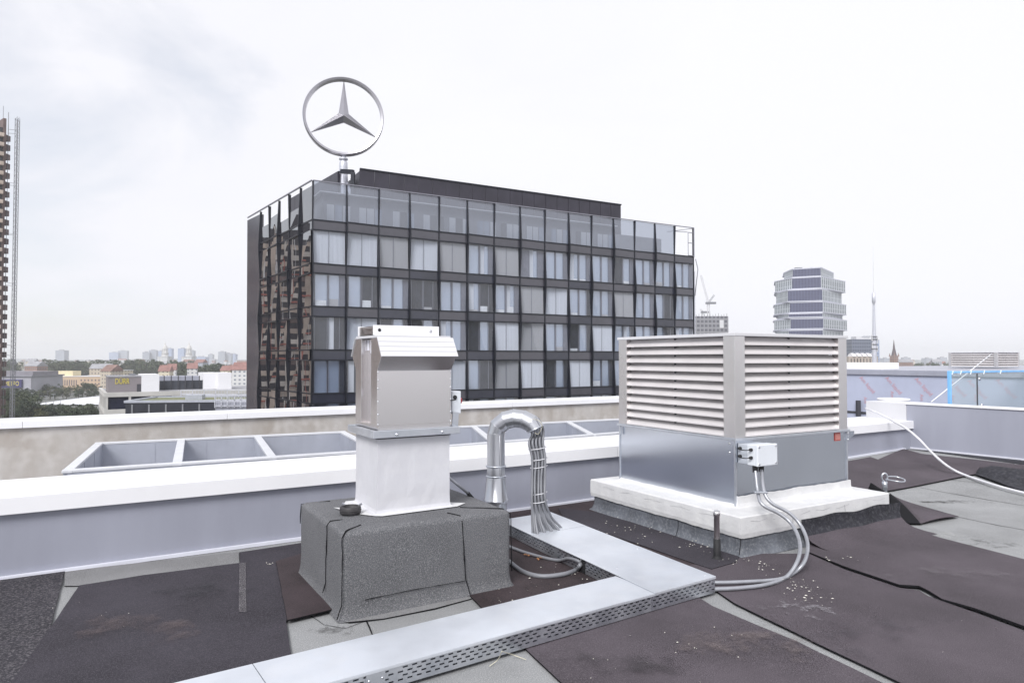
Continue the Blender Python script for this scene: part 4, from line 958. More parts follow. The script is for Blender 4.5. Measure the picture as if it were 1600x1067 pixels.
# spandrels follow the fold
for lv in range(1, 7):
    zt, zb = ZL[2 * lv - 1], ZL[2 * lv]
    for side, fp, n in ((0, FP, NB), (1, LP, NL)):
        b = MB(); b.smooth = True
        for i in range(n):
            b.m = 1 if side == 0 and 2 <= lv <= 5 and PAT[lv][i] == 'd' else 0
            vs, fs = panel(fp, i, zt, zb, dprot(i, lv), dprot(i, lv), 2); b.add(vs, fs if side == 0 else [f[::-1] for f in fs])
        b.build('spandrel_band' , [M['spandrel'] if side == 0 else M['glass_side'], M['spandrel_dark']], ob)
        b = MB()
        for i in range(n):
            d = dprot(i, lv) * (1 if side == 0 else DS / DD)
            for z in (zt, zb):
                b.hexa([fp(i, d - .1, z - .06), fp(i + 1, -.1, z - .06), fp(i + 1, .05, z - .06), fp(i, d + .05, z - .06)], [fp(i, d - .1, z + .06), fp(i + 1, -.1, z + .06), fp(i + 1, .05, z + .06), fp(i, d + .05, z + .06)])
        b.build('transom', M['darkframe'], ob)
# mullions with folded cheeks
def mullion(fp, i, n, side):
    b = MB(); zs = []
    for lv in range(1, 7): zs += [(ZL[2 * lv - 1], dprot(i, lv)), (ZL[2 * lv], dprot(i, lv))]
    top = (ZL[0], DD * (.5 if (i % 2 == 0) else .12)); zs = [top] + zs
    if i == n: zs = [(z, .0) for z, d in zs]
    if side: zs = [(z, d * DS / DD) for z, d in zs]
    w = .05
    for (za, da), (zb_, db) in zip(zs[:-1], zs[1:]):
        u = w / (BW if side == 0 else LW)
        b.hexa([fp(i - u, -.12, zb_), fp(i + u, -.12, zb_), fp(i + u, db + .06, zb_), fp(i - u, db + .06, zb_)], [fp(i - u, -.12, za), fp(i + u, -.12, za), fp(i + u, da + .06, za), fp(i - u, da + .06, za)])
    b.build('mullion', M['darkframe'], ob)
for i in range(NB + 1): mullion(FP, i, NB, 0)
for i in range(1, NL + 1): mullion(LP, i, NL + 5, 1)
# left side: coated panes that mirror the scaffolded tower
lvls = [(ZL[0] - .35, ZL[1])] + [(ZL[2 * l], ZL[2 * l + 1]) for l in range(1, 6)]
for l, (zt, zb) in enumerate(lvls):
    for i in range(NL):
        dt = dprot(i, l) if l else .12; db = dprot(i, l + 1)
        top = zt - .05 if l else zt - (.0 if i == 0 else .9 + .45 * ((i * 7) % 3))
        q_ = ((i * 5 + l * 3) % 4) * .055; dt = q_ + .05 * ((i + l) % 2); db = q_; vs, fs = panel(LP, i, top, zb + .04, dt, db, 1); g = MB(); g.add(vs, [f[::-1] for f in fs]); g.build('side_pane', M['glass_side'], ob)
b = MB(); b.hexa([LP(NL, -.3, GZ), LP(6.35, -.3, GZ), LP(6.35, .06, GZ), LP(NL, .06, GZ)], [LP(NL, -.3, 16.5), LP(6.35, -.3, 16.5), LP(6.35, .25, 16.5), LP(NL, .06, 16.5)]); b.build('end_panel', M['spandrel'], ob)
MB().hexa([LP(0.01, -.3, GZ), LP(NL, -.3, GZ), LP(NL, 0, GZ), LP(0.01, 0, GZ)], [LP(0.01, -.3, -5.8), LP(NL, -.3, -5.8), LP(NL, 0, -5.8), LP(0.01, 0, -5.8)]).build('lower_facade', M['spandrel'], ob)
# top rails
MB().bar(FP(0, .1, 16.80), FP(NB, .1, 16.80), .09, .09).build('top_rail', M['greyframe'], ob); MB().bar(LP(0, .1, 16.80), LP(6.35, .2, 16.80), .12, .10).build('top_rail', M['greyframe'], ob)
# glass screen of the top storey and the set back storey behind it
for i in range(NB - 1):
    g = MB(); g.smooth = True; vs, fs = panel(FP, i, 16.74, 13.5, DD * (.5 if i % 2 == 0 else .12), dprot(i, 1)); g.add(vs, fs); g.build('screen_pane', M['glass_top'], ob)
def setback(i0, i1, p, zt, mt='innerwall'):
    return MB().hexa([FP(i0, p, 13.3), FP(i1, p, 13.3), FP(i1, -14, 13.3), FP(i0, -14, 13.3)], [FP(i0, p, zt), FP(i1, p, zt), FP(i1, -14, zt), FP(i0, -14, zt)])
setback(.45, 11.4, -1.7, 16.2).build('top_storey_wall', M['innerwall'], ob)
setback(.35, 11.5, -1.2, 16.35).v and None
MB().hexa([FP(.3, -1.1, 16.2), FP(11.5, -1.1, 16.2), FP(11.5, -14, 16.2), FP(.3, -14, 16.2)], [FP(.3, -1.1, 16.29), FP(11.5, -1.1, 16.29), FP(11.5, -14, 16.29), FP(.3, -14, 16.29)]).build('roof_slab', M['slab'], ob)
for i in range(11):
    b = MB(); q = lambda u, z, e: FP(i + .5 + u, -1.7 + e, z); a0 = rnd.uniform(.02, .25); 
    for k in range(3):
        u0 = a0 + k * .25; b.m = rnd.choice([0, 1, 1, 2]); b.quad(q(u0, 13.6, .03), q(u0 + .22, 13.6, .03), q(u0 + .22, 15.3, .03), q(u0, 15.3, .03))
    b.build('terrace_window', [M['skypane'], M['curtain'], M['dark_inside']], ob)
MB().hexa([FP(12.05, -3.5, 13.3), FP(14.0, -2.2, 13.3), FP(14.0, -9, 13.3), FP(12.05, -9, 13.3)], [FP(12.05, -3.5, 15.9), FP(14.0, -2.2, 15.6), FP(14.0, -9, 15.6), FP(12.05, -9, 15.9)]).build('plant_room', M['innerwall'], ob)
MB().hexa([FP(0, -16, 13.3), FP(NB, -16, 13.3), FP(NB, -.2, 13.3), FP(0, -.2, 13.3)], [FP(0, -16, 13.42), FP(NB, -16, 13.42), FP(NB, -.2, 13.42), FP(0, -.2, 13.42)]).build('terrace_floor', M['well'], ob)
# open steel frame at the right-hand corner
e0 = FP(NB, 0, 0); cr = Vector((.2, 1.0, 0)).normalized() * 2.2
b = MB()
for a, c in ((FP(NB, .0, 13.4), FP(NB, .0, 16.8)), ): pass
for z in (13.55, 15.0, 16.2): b.bar(FP(NB, .1, z), FP(NB, .1, z) - fd * .9, .07)
b.bar(FP(NB, .1, 13.4), FP(NB, .1, 16.8), .10); b.bar(FP(NB, .1, 13.5) - fd * .9, FP(NB, .1, 16.2) - fd * .9, .06); b.bar(FP(NB - 1, -.1, 16.2), FP(NB, .0, 16.25) - fd * .9, .06); b.bar(FP(NB - 1, -1.2, 16.3), FP(NB, .1, 16.75), .06)
b.build('corner_frame', M['greyframe'], ob)
MB().tube([FP(NB, -.35, GZ) + fd * .2, FP(NB, -.35, 11.8) + fd * .2], .28, 12).build('downpipe', M['poleblue'], ob)
MB().tube([FP(NB, .1, 13.2) + fd * .25, FP(NB, .2, 12.0) + fd * .5, FP(NB, .1, 8.9) + fd * .1], .05, 6).build('corner_rod', M['greyframe'], ob)
# plant screen on the roof with the notch for the sign pole
PS0 = K - fn * 4.0 + fd * 5.25; PS1 = K - fn * 4.0 + fd * 36.2; PC = PY(530, 265, 64.9); PC.z = 0
def screen(a, c, z0, z1, n, nm='plant_screen', th=.15):
    d = (c - a) / n
    for k in range(n):
        p = a + d * k; q = a + d * (k + 1) - d.normalized() * .05; w = Vector((-d.y, d.x, 0)).normalized() * th
        MB().hexa([p + Vector((0, 0, z0)), q + Vector((0, 0, z0)), q + w + Vector((0, 0, z0)), p + w + Vector((0, 0, z0))], [p + Vector((0, 0, z1)), q + Vector((0, 0, z1)), q + w + Vector((0, 0, z1)), p + w + Vector((0, 0, z1))]).build(nm, M['penthouse'], ob)
screen(PS0, PS1, 15.9, 19.45, 21)
MB().bar(PS0 + Vector((0, 0, 19.5)) , PS1 + Vector((0, 0, 19.5)), .2, .12).build('screen_cap', M['darkframe'], ob)
PB = PC + ld * 14; screen(PC, PB, 15.9, 19.45, 8, 'side_screen')
MB().bar(PC + Vector((0, 0, 19.5)), PB + Vector((0, 0, 19.5)), .2, .12).build('screen_cap', M['darkframe'], ob)
nb0 = PS0 - fn * 3.2
screen(nb0, PS0, 15.9, 19.3, 2, 'notch_screen'); screen(PC + (nb0 - PS0) * .0, PC - fn * 2 + fd * 1, 15.9, 19.3, 2, 'notch_screen')
MB().hexa([PS1 + Vector((0, 0, 15.9)), PS1 - fn * 10 + Vector((0, 0, 15.9)), nb0 - fn * 7 + Vector((0, 0, 15.9)), nb0 + fn * .5 + Vector((0, 0, 15.9))], [PS1 - fn * .3 + Vector((0, 0, 19.2)), PS1 - fn * 10 + Vector((0, 0, 19.2)), nb0 - fn * 7 + Vector((0, 0, 19.2)), nb0 - fn * .3 + Vector((0, 0, 19.2))]).build('plant_body', M['penthouse'], ob)
bm0 = PY(533, 268, 64.6); bm1 = PY(552, 269, 63.9)
MB().bar(bm0, bm1, .3, .4).build('lintel', M['darkframe'], ob); bp = PY(551.5, 269, 63.9)
MB().bar(bp, bp - Vector((0, 0, 3.6)), .35, .35).build('notch_post', M['darkframe'], ob)
# ------------------------------------------------------------------ roof sign: three-pointed star in a ring
SY = 65.6; SCN = PY(537, 183, SY); SR = 59.8 * SY / FPX
sg = root('star_sign', 'giant metal three pointed star in a ring on a pole above the glass office block', 'sign', Matrix.Translation(Vector((SCN.x, SCN.y, 15.9))))
TSG = Matrix.Translation(SCN) @ Matrix.Rotation(R(14), 4, 'Z') @ Matrix.Rotation(R(90), 4, 'X')     # local x right, y up, z to the viewer
n = 96; prof = [(-.17, -.34), (.06, -.40), (.17, -.26), (.17, .26), (.06, .40), (-.17, .34)]
vs = []
for i in range(n):
    a = 2 * PI * i / n
    for r_, z in prof: vs.append(((SR + r_ * .8) * math.cos(a), (SR + r_ * .8) * math.sin(a), z))
m_ = len(prof); b = MB(TSG); b.add(vs, [(i * m_ + k, i * m_ + (k + 1) % m_, ((i + 1) % n) * m_ + (k + 1) % m_, ((i + 1) % n) * m_ + k) for i in range(n) for k in range(m_)])
b.build('ring', M['chrome'], sg)
b = MB(TSG); hub_in = .15 * SR; rr_ = SR - .1
for sgn in (1, -1):
    for k in range(3):
        a = PI / 2 + k * 2 * PI / 3; al = a + PI / 3; ar = a - PI / 3
        tip = (rr_ * math.cos(a), rr_ * math.sin(a), 0); tz = .06 * sgn
        cpt_ = (0, 0, .46 * sgn); vl = (hub_in * math.cos(al), hub_in * math.sin(al), .10 * sgn); vr = (hub_in * math.cos(ar), hub_in * math.sin(ar), .10 * sgn); tip = (tip[0], tip[1], tz)
        b.add([cpt_, vl, tip], [(0, 2, 1)] if sgn > 0 else [(0, 1, 2)]); b.add([cpt_, tip, vr], [(0, 2, 1)] if sgn > 0 else [(0, 1, 2)])
b.build('star', M['chrome'], sg)
zs_ = lambda py: PY(537, py, SY).z
MB().lathe([(.50, 15.9), (.40, zs_(262)), (.38, zs_(254)), (.27, zs_(252)), (.27, zs_(251)), (.42, zs_(250)), (.42, zs_(248)), (.22, zs_(246.5)), (.2, zs_(241))], (SCN.x - .0, SCN.y, 0), 24).build('pole', M['poleblue'], sg)
MB().bar(Vector((SCN.x + .3, SCN.y, 18.6)), Vector((SCN.x + 1.6, SCN.y - .4, 16.0)), .35).build('brace', M['poleblue'], sg)

# ------------------------------------------------------------------ city
ground = struct(MB().add([(-4600, -300, GZ), (4600, -300, GZ), (4600, 5200, GZ), (-4600, 5200, GZ)], [(0, 1, 2, 3)]).build('ground', mat('city ground', (.10, .105, .095), .9, 0, .4, .02, col2=(.15, .15, .14))))
def cityT(px, Y, ang): p = PY(px, 560, Y); return frame((p.x, p.y, GZ), ang)
def block(name, label, px0, px1, ytop, Y, m, dep=20, ang=0, group=None, cat='building', roof=None, parts=None, zb=None):
    """block whose front spans two image columns at distance Y"""
    a = PY(px0, ytop, Y); c = PY(px1, ytop, Y); w = c.x - a.x; h = a.z - GZ
    T = frame(((a.x + c.x) / 2, Y, GZ), ang)
    r = root(name, label, cat, T, group)
    MB(T).box(-w / 2, w / 2, 0, dep, 0, h).build('wall', m, r)
    if roof == 'flat': MB(T).box(-w / 2 - .3, w / 2 + .3, -.3, dep + .3, h, h + .6).build('roof', M['slab'], r)
    elif roof == 'box': MB(T).box(-w / 4, w / 5, dep * .3, dep * .6, h, h + 3).build('roof_box', M['well'], r)
    elif roof: MB(T).prism([(-.6, h), (dep + .6, h), (dep / 2, h + min(dep * .42, 6))], -w / 2 - .4, w / 2 + .4).build('roof', roof, r)
    return r, T, w, h
F = {}
F['cream'] = facade_mat('cream facade', (.60, .54, .42), (.22, .18, .15), 3.2, 3.4, .35, .5)
F['white'] = facade_mat('white facade', (.60, .60, .60), (.22, .24, .28), 3.4, 3.0, .45, .45)
F['grey'] = facade_mat('grey facade', (.36, .38, .42), (.14, .17, .24), 3.0, 3.0, .55, .5)
F['blue'] = facade_mat('pale blue facade', (.34, .40, .54), (.17, .22, .34), 4.0, 3.0, .5, .5)
F['brick'] = facade_mat('brick facade', (.27, .17, .14), (.10, .09, .10), 3.0, 3.3, .4, .5)
F['beige'] = facade_mat('beige facade', (.48, .42, .34), (.17, .15, .14), 3.1, 3.3, .4, .5)
F['dark'] = facade_mat('dark office facade', (.15, .17, .22), (.06, .07, .11), 2.4, 3.6, .7, .55, .4)
redroof = mat('red tile roof', (.25, .13, .115), .8, 0, .25, .3); brownroof = mat('brown tile roof', (.20, .12, .10), .8, 0, .25, .3); greyroof = mat('grey roof', (.28, .28, .30), .8, 0, .2, .3)

# skyline, far left
sky_specs = [
 ('lone grey slab tower on the left skyline', 85, 102, 547.5, 2300, 'grey', 18, -14),
 ('lower left block of the pair of pale towers left of the domes', 171, 184, 550.5, 3100, 'blue', 20, 10),
 ('taller right block of the pair of pale towers left of the domes', 184.5, 198, 548, 3120, 'grey', 24, 10),
 ('grey slab left of the domed tower, left of two', 223, 233, 550, 2500, 'grey', 18, 12),
 ('taller grey slab touching the left domed tower', 233, 244, 547, 2520, 'grey', 22, 12),
 ('blue slab tower just left of the left dome', 246, 252, 548.5, 2600, 'blue', 22, 0),
 ('blue office tower just right of the left dome', 259, 268, 544.5, 2400, 'blue', 22, 8),
 ('pale blue slab tower left of the right dome', 277.5, 288, 544.5, 2300, 'blue', 22, -8),
 ('grey tower just behind the right dome', 297, 302.5, 548, 2700, 'grey', 18, 0),
 ('long low blue block right of the domes', 303, 321, 557.5, 2500, 'blue', 30, 0),
 ('stepped grey tower right of the domes', 341, 351, 549.5, 2700, 'grey', 24, 8),
 ('lower grey block attached to the stepped tower', 351.5, 361, 552, 2720, 'grey', 24, 8),
 ('pale block at the right end of the left skyline', 361.5, 368, 553, 2800, 'blue', 22, 0),
 ('thin pale block between domes and stepped tower', 325, 332, 553.5, 2900, 'grey', 18, 0),
]
for lab, a, c, y, Y, m, d, an_ in sky_specs: block('tower_block', lab, a, c, y, Y, F[m], d, an_, 'tower blocks on the skyline', 'tower block', 'box')
for k, (px, lab) in enumerate(((1386, 'leftmost faint tower near the church spire'), (1417, 'faint tower right of the church spire'), (1452, 'wide faint tower left of the far louvred unit'), (1474, 'faint tower right beside the far louvred unit'))):
    block('tower_block', lab, px - 5, px + 5.5, 559.5 - k % 2, 2500, F['grey'], 25, 10 * (-1) ** k, 'tower blocks on the skyline', 'tower block', 'box')
stone = mat('pale stone tower', (.56, .55, .53), .8, 0, .1, .05)
# domed towers
for px, yt, lab in ((257, 536, 'left one of two domed cream towers on the skyline'), (294.5, 534, 'right one of two domed cream towers on the skyline')):
    Y = 1500; c_ = PY(px, yt, Y); T = frame((c_.x, Y, GZ), 0); r_ = root('domed_tower', lab, 'tower', T, 'pair of domed towers')
    zz = lambda y: PY(px, y, Y).z - GZ; s_ = Y / FPX
    MB(T).box(-8 * s_, 8 * s_, -8, 14, 0, zz(557.5)).build('base', F['white'], r_); MB(T).box(-8.6 * s_, 8.6 * s_, -9, 15, zz(557.5), zz(556.8)).build('cornice', M['slab'], r_)
    T2 = T @ Matrix.Translation(Vector((0, 3, 0)))
    MB(T2).lathe([(4.9 * s_, zz(556.8)), (4.9 * s_, zz(552)), (5.3 * s_, zz(551.8)), (3.4 * s_, zz(551)), (3.4 * s_, zz(545.5)), (4.0 * s_, zz(545)), (3.4 * s_, zz(544.5)), (3.3 * s_, zz(543)), (2.9 * s_, zz(541.3)), (2.0 * s_, zz(540)), (1.1 * s_, zz(539.4)), (1.1 * s_, zz(537)), (.4 * s_, zz(536)), (.2 * s_, zz(533.5))], (0, 0, 0), 20).build('dome', stone, r_)
    for k in range(8):
        a = k * PI / 4; MB(T2).bar((4.3 * s_ * math.cos(a), 4.3 * s_ * math.sin(a), zz(551.5)), (4.3 * s_ * math.cos(a), 4.3 * s_ * math.sin(a), zz(545.2)), .8).build('column', M['slab'], r_)
# trees
LEAF = [mat('foliage %d' % k, c, .9, 0, .35, .35, spec=.2) for k, c in enumerate(((.065, .085, .050), (.08, .095, .058), (.055, .072, .050), (.10, .105, .06)))]
bark = mat('bark', (.10, .08, .06), .9)
def make_tree(seed, mt, h=12, w=5, nleaf=1300, nm='tree'):
    rd = random.Random(seed); r = bpy.data.objects.new(nm, None); COL.objects.link(r); b = MB()
    b.tube([(0, 0, 0), (.15, .1, h * .3), (.1, -.1, h * .55), (.0, .1, h * .8)], [.35, .28, .18, .06], 7)
    for k in range(6):
        a = k * 1.05 + rd.random(); z = h * rd.uniform(.3, .55); b.tube([(0.1, 0, z), (w * .35 * math.cos(a), w * .35 * math.sin(a), z + h * .13), (w * .65 * math.cos(a), w * .65 * math.sin(a), z + h * .2)], [.14, .09, .04], 5)
    b.build('trunk', bark, r); b = MB()
    cl = [(rd.gauss(0, .42) * w, rd.gauss(0, .42) * w, h * (.58 + rd.gauss(0, .16)), rd.uniform(.22, .42) * w) for _ in range(17)]
    for _ in range(nleaf):
        x, y, z, q = rd.choice(cl); v = Vector((rd.gauss(0, 1), rd.gauss(0, 1), rd.gauss(0, 1))).normalized() * q * rd.uniform(.65, 1.05)
        p = Vector((x + v.x, y + v.y, max(h * .22, z + v.z * .8))); s_ = rd.uniform(.22, .50)
        t1 = Vector((rd.gauss(0, 1), rd.gauss(0, 1), rd.gauss(0, .6))).normalized() * s_; t2 = t1.cross(Vector((rd.gauss(0, 1), rd.gauss(0, 1), rd.gauss(0, 1)))).normalized() * s_ * .8
        b.add([p - t1, p - t2 * .8, p + t1, p + t2], [(0, 1, 2, 3)])
    b.build('crown', mt, r); r['tall'] = max(p.z for p in b.v); return r
protos = [make_tree(k + 3, LEAF[k % 4], 12 + (k % 3), 4.6 + .6 * (k % 2)) for k in range(5)]
used = set()
def tree(px, ytop, Y, label, group, k=None, sc_=None):
    k = random.randrange(5) if k is None else k; c_ = PY(px, ytop, Y); h = c_.z - GZ
    o = protos[k] if k not in used else copy_tree(protos[k]); used.add(k)
    tl = protos[k]['tall'] * .94; s_ = h / tl if sc_ is None else sc_
    o.location = (c_.x, Y, GZ + (h - tl * s_)); o.rotation_euler = (0, 0, random.uniform(0, 6)); ww = random.uniform(.9, 1.3); o.scale = (s_ * ww, s_ * ww, s_)
    tag(o, label, 'tree', group)
for (Y, y0, y1, n, xa, xb) in ((300, 622, 638, 10, -20, 48), (330, 614, 628, 10, -20, 50), (370, 607.5, 616, 10, -20, 52), (400, 606.5, 611, 8, -10, 50), (300, 631, 637, 10, 50, 152), (330, 631, 635, 8, 56, 150), (500, 603, 614, 11, 46, 150), (540, 600, 606, 9, 40, 150)):
    for i in range(n): tree(xa + (i + .5) * (xb - xa) / n + random.uniform(-4, 4), random.uniform(y0, y1), Y + random.uniform(-12, 12), 'leafy green tree in the park below at the left edge', 'park trees at lower left')
for i in range(3): tree(136 + i * 7, 598 + (i % 3) * 1.5, 560, 'green tree standing in front of the long cream building', 'trees before the cream building')
for i in range(34):
    px = random.choice([random.uniform(0, 35), random.uniform(60, 105), random.uniform(62, 178), random.uniform(195, 265), random.uniform(200, 260)])
    tree(px, random.uniform(562, 568), random.uniform(780, 900), 'dark tree crown in the band of trees below the skyline', 'band of trees below the skyline')
for i in range(3): tree(random.uniform(279, 291), random.uniform(564, 568), random.uniform(780, 850), 'dark tree crown below the right domed tower', 'trees below the right domed tower')
for i in range(14): tree(random.uniform(262, 355), random.uniform(569, 574), random.uniform(640, 700), 'olive green tree among the red roofs', 'trees among the red roofs')
for i in range(16): tree(random.uniform(1376, 1480), random.uniform(567, 570), random.uniform(900, 1300), 'distant tree on the right skyline near the spire', 'trees on the right skyline')
# long cream building with side wings
r_, T, w, h = block('station_building', 'long cream building with rows of tall windows beyond the park', 52, 170, 588.5, 640, mat('ochre render', (.50, .37, .26), .8, 0, .08, .1), 22, 4, None, 'building', 'flat')
MB(T).box(-w / 2 + 4, w / 2 - 36, 4, 18, h, h + 5.2).build('attic_storey', mat('pale yellow render', (.72, .62, .40), .8, 0, .06, .1), r_)
MB(T).box(w / 2 - .2, w / 2 + 10, -4, 18, 0, h + .9).build('end_wing', mat('pale ochre render', (.66, .52, .34), .8, 0, .06, .1), r_)
MB(T).box(-w / 2 - 9, -w / 2 + .2, -3, 18, 0, h - .5).build('end_wing', mat('cream render', (.66, .60, .48), .8, 0, .06, .1), r_)
wd = mat('dim old window', (.13, .11, .12), .3)
for k in range(15): x = -w / 2 + 11 + k * 2.05; MB(T).box(x, x + .95, -.08, .0, h - 8.2, h - 3.0).build('tall_window', wd, r_)
for k in range(8):
    x = -w / 2 + 44 + k * 3.2
    for z in (h - 4.2, h - 7.6, h - 11): MB(T).box(x, x + 1.2, -.08, .0, z, z + 1.7).build('window', wd, r_)
for k in range(2):
    for z in (h - 4.2, h - 8.0): MB(T).box(-w / 2 + 2.5 + 3 * k, -w / 2 + 3.8 + 3 * k, -.08, .0, z, z + 1.8).build('window', wd, r_)
# wholesale hall with sign
r_, T, w, h = block('market_hall', 'grey hall with a dark blue fascia reading METRO behind the scaffold mast', -40, 47, 588.5, 520, mat('hall cladding', (.33, .33, .37), .6, 0, .08, .1), 40, 3, None, 'building', None)
MB(T).box(-w / 2 - 1, w / 2 + 1, -1, 41, h, h + 1).build('roof_edge', mat('dim roof edge', (.22, .22, .25), .6), r_)
MB(T).box(-w / 2, w / 2, 2, 34, h + 1, h + 3.8).build('upper_roof', mat('ribbed roof', (.20, .19, .22), .6, 0, .1, .3), r_)
zt_, zb2 = PY(0, 593, 519).z - GZ, PY(0, 605.5, 519).z - GZ
xs0, xs1 = PY(-14, 600, 519).x - T.translation.x, PY(33, 600, 519).x - T.translation.x
MB(T).box(xs0, xs1, -1.6, -.1, zb2, zt_).build('sign_board', mat('navy sign', (.035, .03, .12), .5), r_)
yl = mat('yellow lettering', (.62, .52, .08), .5); pT = T @ Vector(((PY(18.5, 600, 519).x - T.translation.x), -1.66, (zt_ + zb2) / 2 - .1))
text_mesh('lettering', 'METRO', 4.9, wall_T(pT, 3) @ Matrix.Diagonal((.66, 1, 1, 1)), yl, r_, .05)
# curved pale canopies
white_roof = mat('pale canopy', (.62, .63, .66), .5, 0, .06, .2)
for k, (a, c, y0, y1) in enumerate(((52, 108, 632.5, 618.5), (90, 132, 631.5, 617.5), (112, 160, 631, 620))):
    r_ = root('market_canopy', ['pale low canopy at the park edge, leftmost', 'pale low canopy at the park edge, middle', 'pale low canopy at the park edge, partly behind the office with the grey stair box'][k], 'canopy', Matrix.Translation(PY(a, 632, 420) * 1.0), 'pale canopies by the park')
    Y0, Y1 = 425 + k * 2, 480; b = MB(); b.smooth = True; n = 14; vs = []
    for i in range(n + 1):
        u = i / n; px = a + (c - a) * u
        zf_ = PY(px, 632.5 - 1.2 * math.sin(u * PI), Y0).z; zk = zf_ + 1.2 + 3.2 * math.sin(u * PI * .5)
        pa = PY(px, 632, Y0); 
        for q in range(5): v = q / 4; vs.append((pa.x + 6 * v + (18 * u * v), Y0 + (Y1 - Y0) * v * (.12 + .88 * min(1, u * 1.3)), zf_ + (zk - zf_) * math.sin(v * PI / 2)))
    b.add(vs, [(i * 5 + q, (i + 1) * 5 + q, (i + 1) * 5 + q + 1, i * 5 + q + 1) for i in range(n) for q in range(4)]); b.build('canopy_roof', white_roof, r_, solid=.3)
    for i in range(1, 14, 2): p_ = Vector(vs[i * 5]); MB().bar(p_, Vector((p_.x, p_.y, GZ)), .35).build('post', M['cable'], r_)
for k in range(7):
    p_ = PY(26 + k * 11.5, 622 - (k % 3) * 3, 390); r_ = root('street_lamp', 'slim grey double armed lamp post in the park', 'street lamp', Matrix.Translation(Vector((p_.x, 390, GZ))), 'lamp posts in the park')
    MB().tube([(p_.x, 390, GZ), (p_.x, 390, p_.z)], .12, 6).build('post', M['cable'], r_); MB().bar((p_.x - 1.2, 390, p_.z), (p_.x + 1.2, 390, p_.z), .25, .15).build('lamp_head', M['poleblue'], r_)
# nearer office with roof boxes and yellow sign
OY = 150.0
def oz(py, Y=OY): return PY(300, py, Y).z
a0 = PY(165, 610, 142); TO = frame((a0.x, a0.y, 0), 33)
oo = root('low_office', 'pale framed office whose grey roof stair box reads DÜRR', 'building', TO @ Matrix.Translation(Vector((0, 0, GZ))))
z_r = PY(165, 613.5, 142).z; z_b = PY(165, 620.5, 142).z; palew = mat('pale stone frame', (.50, .49, .47), .8, 0, .08, .3); dkw = mat('dark ribbon glass', (.02, .022, .04), .12, 0, .3, .5)
MB(TO).box(0, 46, 0.25, 30, GZ, z_r - .3).build('window_wall', dkw, oo)
def band(z0, z1):
    MB(TO).box(-.25, 46, -.2, .6, z0, z1).build('parapet_band', palew, oo); MB(TO).box(-.25, .35, .6, 30, z0, z1).build('parapet_band', palew, oo)
hh_ = z_r - z_b; band(z_b, z_r)
for k in range(1, 8): band(z_b - 3.6 * k, z_b - 3.6 * k + 1.0)
for x in [0, 4.2, 8.3, 12.4, 18.5, 27.5, 36.5]:
    wdt = 2.6 if x in (12.4, 18.5, 27.5, 36.5) else .45; MB(TO).box(x, x + wdt, -.14, .3, GZ, z_b).build('pier', palew, oo)
for k in range(9): MB(TO).box(-.18, .3, 2.5 + k * 3.0, 3.0 + k * 3.0, GZ, z_b).build('pier', palew, oo)
MB(TO).box(.3, 46, .6, 30, z_r - .32, z_r - .25).build('roof', M['well'], oo)
stair = mat('taupe render', (.22, .20, .21), .8, 0, .06, .2); whitr = mat('white render', (.72, .72, .74), .7, 0, .04, .2)
def onroof(px0, px1, yt, t0, dep, m, nm, zb_=None):
    q0 = TO.inverted() @ PP(px0, yt, TO @ Vector((0, t0, 0)), TO.to_3x3() @ Vector((0, 1, 0))); q1 = TO.inverted() @ PP(px1, yt, TO @ Vector((0, t0, 0)), TO.to_3x3() @ Vector((0, 1, 0)))
    MB(TO).box(q0.x, q1.x, t0, t0 + dep, z_r - .3 if zb_ is None else zb_, q0.z).build(nm, m, oo); return q0, q1
q0, q1 = onroof(169, 221, 589.5, 4, 10, stair, 'stair_box'); onroof(221.3, 249, 585, 3.5, 9, whitr, 'lift_tower')
MB(TO).box(q0.x - .1, q1.x + .1, 3.9, 14.1, q0.z, q0.z + .25).build('box_cap', M['well'], oo)
qd0, qd1 = onroof(214, 221, 600, 3.95, .1, M['seal'], 'stair_door')
onroof(249.5, 345, 595, 14, 1, mat('dark glazed screen', (.06, .065, .08), .3, 0, .2, .3), 'roof_screen'); onroof(318, 341.5, 582.5, 13, 8, whitr, 'roof_box'); onroof(341.8, 362, 582.5, 10, 8, whitr, 'roof_box'); onroof(250, 318, 588, 20, 6, M['cladding'], 'upper_screen')
for k in range(7): onroof(256 + k * 11, 257.4 + k * 11, 587, 13.5, .3, M['seal'], 'screen_post')
onroof(203, 212, 584, 8, 3, M['cable'], 'roof_unit')
pt_ = PP(191, 596, TO @ Vector((0, 3.9, 0)), TO.to_3x3() @ Vector((0, 1, 0))); text_mesh('lettering', 'DÜRR', 1.7, wall_T(pt_, 33) @ Matrix.Diagonal((.6, 1, 1, 1)), yl, oo, .02)
# black flat building in front
a1 = PY(196, 628.5, 120); TB = frame((a1.x, a1.y, 0), 8)
bo = root('low_black_building', 'low black building with a planted flat roof in front of the pale office', 'building', TB @ Matrix.Translation(Vector((0, 0, GZ)))); zk = a1.z
blk = mat('black cladding', (.018, .02, .03), .35, 0, .2, .4)
MB(TB).box(0, 34, 0, 14, GZ, zk - .1).build('wall', blk, bo); MB(TB).box(-.2, 34, -.2, .5, zk - .1, zk + .3).build('parapet', M['sheetmetal'], bo); MB(TB).box(-.2, .5, .5, 14, zk - .1, zk + .3).build('parapet', M['sheetmetal'], bo); MB(TB).box(.5, 34, 13.4, 14.2, zk - .1, zk + .3).build('parapet', M['sheetmetal'], bo)
MB(TB).box(.5, 34, .5, 13.4, zk - .1, zk + .05).build('planted_roof', mat('sedum roof', (.20, .19, .11), .95, 0, .4, 1.2, col2=(.12, .15, .07)), bo)
for k in range(12): MB(TB).box(1.0 + k * 2.8, 1.25 + k * 2.8, -.12, 0, zk - 6, zk - .4).build('fin', M['cable'], bo)
